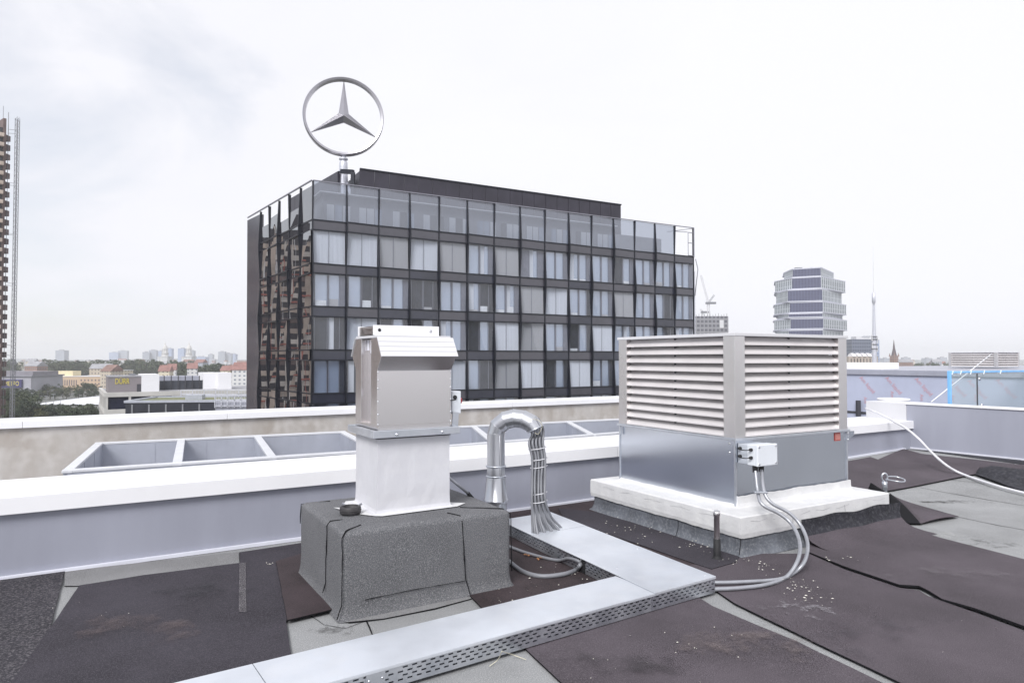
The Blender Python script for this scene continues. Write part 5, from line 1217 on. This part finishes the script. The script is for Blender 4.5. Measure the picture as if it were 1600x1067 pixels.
MB(TB).box(8, 11, 6, 8, zk + .05, zk + .9).build('roof_unit', M['sheetmetal'], bo)
# grey mesh fences on the right of it
for lab, pxa, pxb, yt, yb, Y in (('long grey mesh roof fence in front of the pale office', 283, 400, 609.5, 627, 135), ('shorter grey mesh roof fence beside the glass office block', 336, 402, 618, 637, 110)):
    A = PY(pxa, yt, Y); Bq = PY(pxb, yt, Y); zb_ = PY(pxa, yb, Y).z
    r_ = root('mesh_fence', lab, 'fence', Matrix.Translation(Vector((A.x, Y, zb_))), 'grey mesh roof fences'); b = MB(); n = 26
    for i in range(n + 1): x = A.x + (Bq.x - A.x) * i / n; b.bar((x, Y, zb_), (x, Y, A.z), .05 if i % 4 else .14)
    b.build('bars', M['poleblue'], r_)
    for z in (A.z, (A.z + zb_) / 2 + .3, zb_ + .3): MB().bar((A.x, Y, z), (Bq.x, Y, z), .14).build('rail', M['poleblue'], r_)
    MB().box(A.x, Bq.x, Y + .3, Y + 9, zb_ - 20, zb_ + (A.z - zb_) * .45).build('roof_base', M['cladding'], r_)
# small houses and roofs across the middle distance
tiny = random.Random(5)
def house(px, ytop, Y, wpx, m, rf, label, group):
    block('house', label, px - wpx / 2, px + wpx / 2, ytop, Y, m, tiny.uniform(9, 14), tiny.uniform(-25, 25), group, 'house', rf)
for px, y, Y, w_, m, rf, lab in ((256, 580, 560, 16, 'cream', redroof, 'house with bright red roof behind the white lift tower'), (268, 578, 600, 12, 'white', redroof, 'white house with pink red roof right of the red one'), (300, 576, 620, 14, 'white', redroof, 'white gabled house with red roof below the right dome'),
    (352, 579, 520, 16, 'cream', redroof, 'left part of the broad red roofs beside the glass office'), (374, 578, 515, 22, 'white', redroof, 'right part of the broad red roofs beside the glass office'), (165, 580, 600, 22, 'beige', brownroof, 'brown roofed house right of the cream attic storey'),
    (187, 579, 610, 14, 'cream', 'flat', 'small cream house left of the grey stair box'), (155, 576, 680, 30, 'beige', greyroof, 'long pale roofed house behind the brown roof'), (190, 563, 900, 22, 'white', 'flat', 'white slab block of flats behind the trees left of the domes'),
    (112, 568, 1000, 20, 'white', 'flat', 'white block of flats half hidden by trees'), (48, 572, 760, 26, 'brick', greyroof, 'brick house behind the market hall roof')):
    house(px, y, Y, w_, F[m] if isinstance(m, str) else m, rf, lab, None)
for i in range(110):
    Y = tiny.choice([tiny.uniform(950, 1400), tiny.uniform(1400, 3600)]); side = i % 5
    px = tiny.uniform(0, 388) if side < 4 else tiny.uniform(1372, 1482)
    yt = 560 + (FPX * 29.65 / Y) - FPX * tiny.uniform(14, 24) / Y
    house(px, yt, Y, tiny.uniform(5, 16) * 1200 / Y, F[tiny.choice(['white', 'white', 'grey', 'cream', 'beige', 'brick'])], tiny.choice([redroof, greyroof, greyroof, 'flat', brownroof]), 'distant low building in the city carpet under the skyline', 'distant low buildings')
hills = struct(MB().add([(x * 300 - 4500, 4700 + (z and 400), GZ + z * (18 + 22 * abs(noise.noise(Vector((x * .23, 0, 0)))))) for x in range(31) for z in (0, 1)], [(2 * i, 2 * i + 2, 2 * i + 3, 2 * i + 1) for i in range(30)]).build('hills', mat('far woods', (.07, .09, .09), .9)))

# ------------------------------------------------------------------ right-hand skyline
# stacked high-rise
HY = 430.0; pc = PY(1283, 500, HY); TH_ = frame((pc.x, HY, 0), 0); hs = root('high_rise', 'grey high-rise of stacked shifted storeys with louvred facades right of the big louvred unit', 'building', Matrix.Translation(Vector((pc.x, HY, GZ))))
hz = lambda py: PY(1270, py, HY).z
s_ = HY / FPX
hlou = facade_mat('fin facade', (.52, .55, .58), (.10, .12, .15), 2.1, 3.6, .38, .9, .5); hdark = facade_mat('dusky facade', (.10, .105, .17), (.075, .08, .135), 1.6, 3.6, .5, .9, .35); hband = mat('pale slab band', (.52, .53, .60), .6)
# plan (image px offsets from 1283): left end, left corner, front corner, right corner, right end
def tier(y0, y1, xl, xa, xb, xr, lb=True, dfr='dusk'):
    z0, z1 = hz(y1), hz(y0)
    P_ = [Vector(((x - 800) / FPX * (HY + d) - pc.x, d, 0)) for x, d in ((xl, 22), (xa, 2), (xb, -6), (xr, 22))] 
    pts = [P_[0], P_[1], P_[2], P_[3], P_[3] + Vector((-8, 22, 0)), P_[0] + Vector((8, 22, 0))]
    O_ = Vector((pc.x, HY, 0))
    for i, mt in ((0, hlou), (1, hdark), (2, hlou)):
        a, c_ = pts[i], pts[i + 1]; d = c_ - a; ang = math.degrees(math.atan2(d.y, d.x)); T = frame(O_ + a, ang)
        MB(T).box(0, d.length - .05, 0, 1.2, z0, z1).build('facade', mt, hs)
    b = MB(); 
    for z in (z1, z0):
        k = len(b.v); ex = [O_ + p * 1.012 for p in pts]; b.add([tuple(p + Vector((0, 0, z - .32))) for p in ex] + [tuple(p + Vector((0, 0, z + .32))) for p in ex], [tuple(range(6))[::-1], tuple(range(6, 12))] + [(i, (i + 1) % 6, 6 + (i + 1) % 6, 6 + i) for i in range(6)])
    b.build('floor_band', hband, hs)
    b = MB(); cc = sum(pts, Vector()) / 6; ex = [O_ + cc + (p - cc) * .93 for p in pts]; b.add([tuple(p + Vector((0, 0, z0))) for p in ex] + [tuple(p + Vector((0, 0, z1))) for p in ex], [tuple(range(6))[::-1], tuple(range(6, 12))] + [(i, (i + 1) % 6, 6 + (i + 1) % 6, 6 + i) for i in range(6)]); b.build('inner_block', M['innerwall'], hs)
tier(420, 433, 1226, 1240, 1284, 1304)
tier(434, 451.5, 1212, 1239, 1284, 1322)
tier(453, 471, 1213.5, 1232, 1286, 1316)
tier(472.5, 488.5, 1210.5, 1235, 1286.5, 1323)
tier(490, 496, 1215, 1233, 1286, 1317)
tier(498, 514, 1210, 1236, 1287, 1324)
tier(516, 540, 1213, 1233, 1286, 1318)
MB(Matrix.Translation(Vector((pc.x, HY, 0)))).box(-28, 16, 6, 40, GZ, hz(540)).build('lower_block', hlou, hs)
for x in (1249, 1272): p_ = PY(x, 420, HY + 6); MB().box(p_.x - 2, p_.x + 2, p_.y, p_.y + 4, p_.z - .5, p_.z + .9).build('roof_unit', M['cable'], hs)
# block with roof sign
r_, T, w, h = block('sign_tower', 'slate office block with a pale BASF roof sign right of the big louvred unit', 1331, 1366, 530, 700, F['dark'], 25, 0, None, 'building', None)
MB(T).box(-w / 2 + 6, w / 2 - 3, 3, 14, h, h + 3.0).build('roof_box', M['slab'], r_)
ps = PY(1354.5, 526.5, 701); text_mesh('lettering', '▪BASF', 3.4, wall_T((ps.x, 702.8, ps.z + .3), 0), mat('grey letters', (.25, .27, .33), .5), r_, .05)
block('tower_wing', 'pale blue wing to the right of the slate sign block', 1366.3, 1374, 531, 705, F['blue'], 20, 0, None, 'building', 'flat')
r_, T, w, h = block('old_hall', 'beige hall with pale arched roofs below the slate sign block', 1326, 1372, 557, 260, mat('beige brick', (.42, .37, .33), .8, 0, .1, .3), 12, 0, None, 'building', None)
for k in range(5): MB(T).prism([(-.5 + 0, h), (4, h), (3.2, h + .9), (1.8, h + 1.3), (.3, h + .9)], -w / 2 + 1.5 + k * 2, -w / 2 + 2.6 + k * 2, 'x').build('arched_roof', M['coping'], r_)
for k in range(9): MB(T).box(-w / 2 + .8 + k * 1.2, -w / 2 + 1.1 + k * 1.2, -.06, 0, h - 3.4, h - .8).build('window', M['seal'], r_)
# antenna mast
mY = 240; q = PY(1366.5, 570, mY); zz = lambda py: PY(1366, py, mY).z
r_ = root('antenna_mast', 'tall slender pale antenna mast with a needle tip', 'mast', Matrix.Translation(Vector((q.x, mY, GZ))))
MB().lathe([(.95, GZ), (.80, zz(545)), (.62, zz(525)), (.48, zz(505)), (.38, zz(478)), (.36, zz(474)), (.58, zz(473)), (.58, zz(458)), (.16, zz(457))], (q.x, mY, 0), 14).build('column', M['poleblue'], r_)
MB().lathe([(.11, zz(457)), (.08, zz(420)), (.03, zz(385))], (q.x, mY, 0), 8).build('needle', M['slab'], r_)
for y in (545, 538, 530, 526): MB().lathe([(.9, zz(y) - .2), (1.15, zz(y)), (.9, zz(y) + .2)], (q.x, mY, 0), 12).build('collar', M['cable'], r_)
for k, (dx, y) in enumerate(((-.9, 528), (1.0, 532), (-.8, 540), (.9, 545))): MB().box(q.x + dx - .15, q.x + dx + .15, mY - .5, mY - .1, zz(y) - 1, zz(y) + 1).build('antenna', M['slab'], r_)
# church
cY = 900; q = PY(1397, 560, cY); zz = lambda py: PY(1397, py, cY).z; T = frame((q.x, cY, 0), 20)
r_ = root('church_tower', 'brick church tower with a tall dark pointed spire', 'church', T @ Matrix.Translation(Vector((0, 0, GZ))))
hw = 4.2 * cY / FPX; MB(T).box(-hw, hw, -hw, hw, GZ, zz(556)).build('tower', F['brick'], r_)
b = MB(T); 
for (x, y) in ((-hw, -hw), (hw, -hw), (hw, hw), (-hw, hw)): b.add([(x - .8, y - .8, zz(557)), (x + .8, y - .8, zz(557)), (x + .8, y + .8, zz(557)), (x - .8, y + .8, zz(557)), (x, y, zz(551))], [(0, 1, 4), (1, 2, 4), (2, 3, 4), (3, 0, 4)])
b.build('pinnacles', F['brick'], r_)
MB(T).lathe([(hw * .95, zz(556)), (hw * .42, zz(545)), (.10, zz(530.5))], (0, 0, 0), 8).build('spire', mat('slate spire', (.09, .065, .075), .8), r_)
MB(T).box(-3, 26, -6, 6, GZ, zz(566)).build('nave', F['brick'], r_); MB(T).prism([(-6.5, zz(566)), (6.5, zz(566)), (0, zz(561))], 2, 27).build('nave_roof', greyroof, r_)
# crane and shell under construction
r_, T, w, h = block('building_shell', 'concrete building shell under construction behind the right corner of the glass office', 1086, 1138, 494, 520, facade_mat('raw concrete floors', (.26, .26, .28), (.10, .10, .12), 3.0, 3.3, .7, .6), 20, 0, None, 'building', None)
for k in range(12): x = -w / 2 + 1 + k * (w - 2) / 11; MB(T).bar((x, .5, h), (x, .5, h + 1.2 + (k % 3) * .5), .25).build('column_stub', M['cable'], r_)
MB(T).box(6, 9, -.3, 0, h - 9, h - 3).build('warning_board', M['slab'], r_)
def crane(px, Y, ybase, yslew, jib, cj, lab):
    q = PY(px, ybase, Y); zz = lambda py: PY(px, py, Y).z; s_ = Y / FPX
    r_ = root('tower_crane', lab, 'crane', Matrix.Translation(Vector((q.x, Y, GZ))), 'tower cranes')
    def lattice(a, c, w_, n, nm, m='slab', t=.22):
        a = Vector(a); c = Vector(c); d = (c - a).normalized(); sd = Vector((0, 1, 0)).cross(d).normalized() * w_ / 2; b = MB()
        for sg_ in (1, -1):
            for yy in (-w_ / 2, w_ / 2): b.bar(a + sd * sg_ + Vector((0, yy, 0)), c + sd * sg_ + Vector((0, yy, 0)), t)
        for k in range(n):
            p_ = a.lerp(c, k / n); r2 = a.lerp(c, (k + 1) / n); e = 1 if k % 2 else -1; b.bar(p_ + sd * e + Vector((0, -w_ / 2, 0)), r2 - sd * e + Vector((0, -w_ / 2, 0)), t * .7)
        return b.build(nm, M[m], r_)
    lattice((q.x, Y, GZ), (q.x, Y, zz(yslew)), 1.6, 30, 'mast', t=.3)
    MB().box(q.x - 2, q.x + 6, Y - 1.5, Y + 1.5, zz(yslew), zz(yslew) + 1.6).build('counterweight', M['cable'], r_)
    jx, jy = jib; t_ = Vector((PY(jx, jy, Y).x, Y, zz(jy))); lattice((q.x, Y, zz(yslew) + 1), t_, 1.1, 16, 'jib', t=.2)
    kx, ky = cj; k_ = Vector((PY(kx, ky, Y).x, Y, zz(ky))); lattice((q.x, Y, zz(yslew) + 1), k_, .9, 6, 'apex_frame', 'cable', t=.18)
    MB().bar(k_, t_, .08).build('tie_rope', M['slab'], r_)
crane(1107, 560, 500, 475, (1095, 430), (1116, 461), 'yellowish luffing crane above the building shell')
crane(1099, 640, 500, 489, (1094, 483), (1097, 486), 'small crane boom low on the building shell')

# ------------------------------------------------------------------ scaffolded tower and hoist mast at far left
tY = 213.0; e_ = PY(4, 300, tY); TT2 = frame((e_.x, tY, 0), 52)          # near face runs back to the left from this corner
tw = root('scaffolded_tower', 'brown high-rise with scaffolding cut off by the left edge of the photo', 'building', TT2 @ Matrix.Translation(Vector((0, 0, GZ))))
ttop = PY(5, 200, tY).z; tb4 = mat('pale parapet', (.60, .56, .52), .8, 0, .15, .2); tb1 = mat('warm beige parapet', (.50, .42, .36), .8, 0, .25, .15); tb2 = mat('dim ribbon glazing', (.045, .045, .055), .3, 0, .4, .3); tb3 = mat('brown brick', (.15, .11, .105), .85, 0, .2, .3); orng = mat('red orange scaffold rail', (.40, .13, .10), .6)
MB(TT2).box(-11, 0, 0, 24, GZ, ttop).build('core', tb2, tw)
for k, (xa, xb, zt4) in enumerate(((-11.02, -22, 50), (-22.02, -34, 46.5), (-34.02, -48, 53), (-48.02, -62, 48), (-62.02, -100, 55))): MB(TT2).box(xb, xa, 0, 24, GZ, zt4).build('wing', tb2, tw)
MB(TT2).box(-.2, .6, -.3, 24, GZ, ttop + 3).build('corner_wall', tb3, tw)
nfl = int((ttop - GZ) / 3.0)
for k in range(nfl):
    z = GZ + k * 3.0; MB(TT2).box(-10.9, -.25, -1.6, -.05, z, z + 1.15).build('balcony_parapet', tb1, tw)
for k in range(20):
    z = GZ + k * 3.9
    if k < 19: MB(TT2).box(-100, -11, -1.8, -.05, z, z + 1.75).build('balcony_parapet', [tb1, tb4, tb1, tb3][k % 4], tw)
for k in range(22): x = -98 + k * 4.0; MB(TT2).box(x, x + (.5 if k % 3 else 1.9), -1.95, -.02, GZ, 44 + (k * 5) % 9).build('pier', tb4 if k % 3 else tb1, tw)
rd = random.Random(3)
for k in range(70):
    x = -98 + rd.random() * 86; z = GZ + rd.randrange(3, 17) * 3.9 + 2.4; MB(TT2).bar((x, -2.4, z), (x + rd.uniform(5, 12), -2.4, z), .35, .55).build('scaffold_rail', orng, tw)
for k in range(22): x = -96 + k * 4.1; MB(TT2).bar((x, -2.5, GZ), (x, -2.5, 46), .18).build('scaffold_pole', orng if k % 3 == 0 else M['slab'], tw)
tc2 = PY(8.2, 300, tY + 3)
for k in range(nfl):
    z = GZ + k * 3.0; MB().box(tc2.x - 1.0, tc2.x + .5, tY + 2.2, tY + 4.2, z, z + 1.75).build('scaffold_deck', tb3 if k % 2 else mat('brown board', (.10, .07, .07), .8), tw)
MB().bar((tc2.x + .6, tY + 3, GZ), (tc2.x + .6, tY + 3, ttop + 6), .12).build('scaffold_pole', M['cable'], tw); MB().bar((tc2.x - 1.1, tY + 3, GZ), (tc2.x - 1.1, tY + 3, ttop + 8), .10).build('scaffold_pole', M['cable'], tw)
hx = PY(25.3, 300, tY + 2); hm = root('hoist_mast', 'thin lattice hoist mast standing beside the scaffolded tower', 'mast', Matrix.Translation(Vector((hx.x, hx.y, GZ)))); zt3 = PY(28, 186, tY + 2).z
b = MB(); hw = .42
for dx, dy in ((-hw, -hw), (hw, -hw), (hw, hw), (-hw, hw)): b.bar((hx.x + dx, hx.y + dy, GZ), (hx.x + dx, hx.y + dy, zt3), .13)
z = GZ; k = 0
while z < zt3:
    e = 1 if k % 2 else -1; b.bar((hx.x - hw * e, hx.y - hw, z), (hx.x + hw * e, hx.y - hw, z + .9), .09); b.bar((hx.x - hw, hx.y - hw, z), (hx.x + hw, hx.y - hw, z), .09); b.bar((hx.x + hw, hx.y - hw * e, z), (hx.x + hw, hx.y + hw * e, z + .9), .09); z += .9; k += 1
b.build('lattice', M['cable'], hm)
for y in (200, 206, 284, 288, 364, 366, 442, 446, 540, 556): z = PY(20, y, tY).z; MB().bar((tc2.x + .6, tY + 3, z + .5), (hx.x - hw, hx.y, z), .09).build('wall_tie', M['cable'], hm)

# ------------------------------------------------------------------ air
sky_top = 82
hz_m = bpy.data.materials.new('haze'); hz_m.use_nodes = True; nt = hz_m.node_tree; nt.nodes.remove(nt.nodes['Principled BSDF'])
vp = N(nt, 'ShaderNodeVolumePrincipled'); vp.inputs['Color'].default_value = (.97, .98, 1.0, 1); vp.inputs['Density'].default_value = .00021; vp.inputs['Anisotropy'].default_value = .1
L(nt, vp.outputs[0], nt.nodes['Material Output'].inputs['Volume'])
HAZE = True
if HAZE:
    ho = MB().box(-4700, 4700, -400, 5300, GZ - 1, sky_top).build('haze', hz_m); ho['kind'] = 'stuff'; ho['label'] = 'thin pale haze over the city'; ho['category'] = 'haze'

# ------------------------------------------------------------------ sky, sun, view
W = bpy.data.worlds.new('World'); sc.world = W; W.use_nodes = True; nt = W.node_tree; bg = nt.nodes['Background']; bg.inputs['Strength'].default_value = .1
SUN_EL, SUN_AZ = 42, 200   # azimuth: direction the sun stands in, clockwise from +Y (north)
sk = N(nt, 'ShaderNodeTexSky'); sk.sky_type = 'NISHITA'; sk.sun_disc = False; sk.sun_elevation = R(SUN_EL); sk.sun_rotation = R(SUN_AZ); sk.air_density = 1.2; sk.dust_density = .8; sk.ozone_density = 2
tc = N(nt, 'ShaderNodeTexCoord'); mp = N(nt, 'ShaderNodeMapping'); mp.inputs['Scale'].default_value = (1.0, 1.0, 2.6); L(nt, tc.outputs['Generated'], mp.inputs[0])
nz = N(nt, 'ShaderNodeTexNoise', Scale=2.1, Detail=8.0, Roughness=.55, Distortion=.5); L(nt, mp.outputs[0], nz.inputs['Vector'])
sp3 = N(nt, 'ShaderNodeSeparateXYZ'); L(nt, tc.outputs['Generated'], sp3.inputs[0])
def wm(op, a, c=None, clamp=False):
    n_ = N(nt, 'ShaderNodeMath', operation=op, use_clamp=clamp)
    for i, v in enumerate((a, c)):
        if v is None: continue
        if hasattr(v, 'links'): L(nt, v, n_.inputs[i])
        else: n_.inputs[i].default_value = v
    return n_.outputs[0]
# cover grows to the right (x) where the cloud is closed and brightest
cov = wm('ADD', nz.outputs['Fac'], wm('MULTIPLY', sp3.outputs[0], .42))
cr_ = N(nt, 'ShaderNodeMapRange'); L(nt, cov, cr_.inputs[0]); cr_.inputs[1].default_value = -.05; cr_.inputs[2].default_value = .32; cr_.inputs[3].default_value = .48
mxc = N(nt, 'ShaderNodeMix', data_type='RGBA'); L(nt, cr_.outputs[0], mxc.inputs[0]); L(nt, sk.outputs[0], mxc.inputs[6])
br = N(nt, 'ShaderNodeMapRange'); L(nt, cov, br.inputs[0]); br.inputs[1].default_value = .1; br.inputs[2].default_value = .6; br.inputs[3].default_value = 6.95; br.inputs[4].default_value = 7.5
cmb = N(nt, 'ShaderNodeVectorMath', operation='SCALE'); cmb.inputs[0].default_value = (.99, .995, 1.055); L(nt, br.outputs[0], cmb.inputs['Scale'])
L(nt, cmb.outputs[0], mxc.inputs[7])
L(nt, mxc.outputs[2], bg.inputs[0])
sl_ = bpy.data.lights.new('sun', 'SUN'); sl_.energy = 2.6; sl_.angle = R(24); sl_.color = (1, .985, .975); so = bpy.data.objects.new('sun', sl_); COL.objects.link(so)
az = R(SUN_AZ); el = R(SUN_EL); sdir = Vector((math.sin(az) * math.cos(el), math.cos(az) * math.cos(el), math.sin(el)))
so.rotation_euler = sdir.to_track_quat('Z', 'Y').to_euler(); so.location = (0, 0, 60)
sc.view_settings.view_transform = 'Standard'; sc.view_settings.look = 'None'; sc.view_settings.gamma = 1; sc.view_settings.exposure = 0.42
sc.cycles.max_bounces = 8; sc.cycles.transparent_max_bounces = 12; sc.cycles.volume_bounces = 1; sc.cycles.use_denoising = True
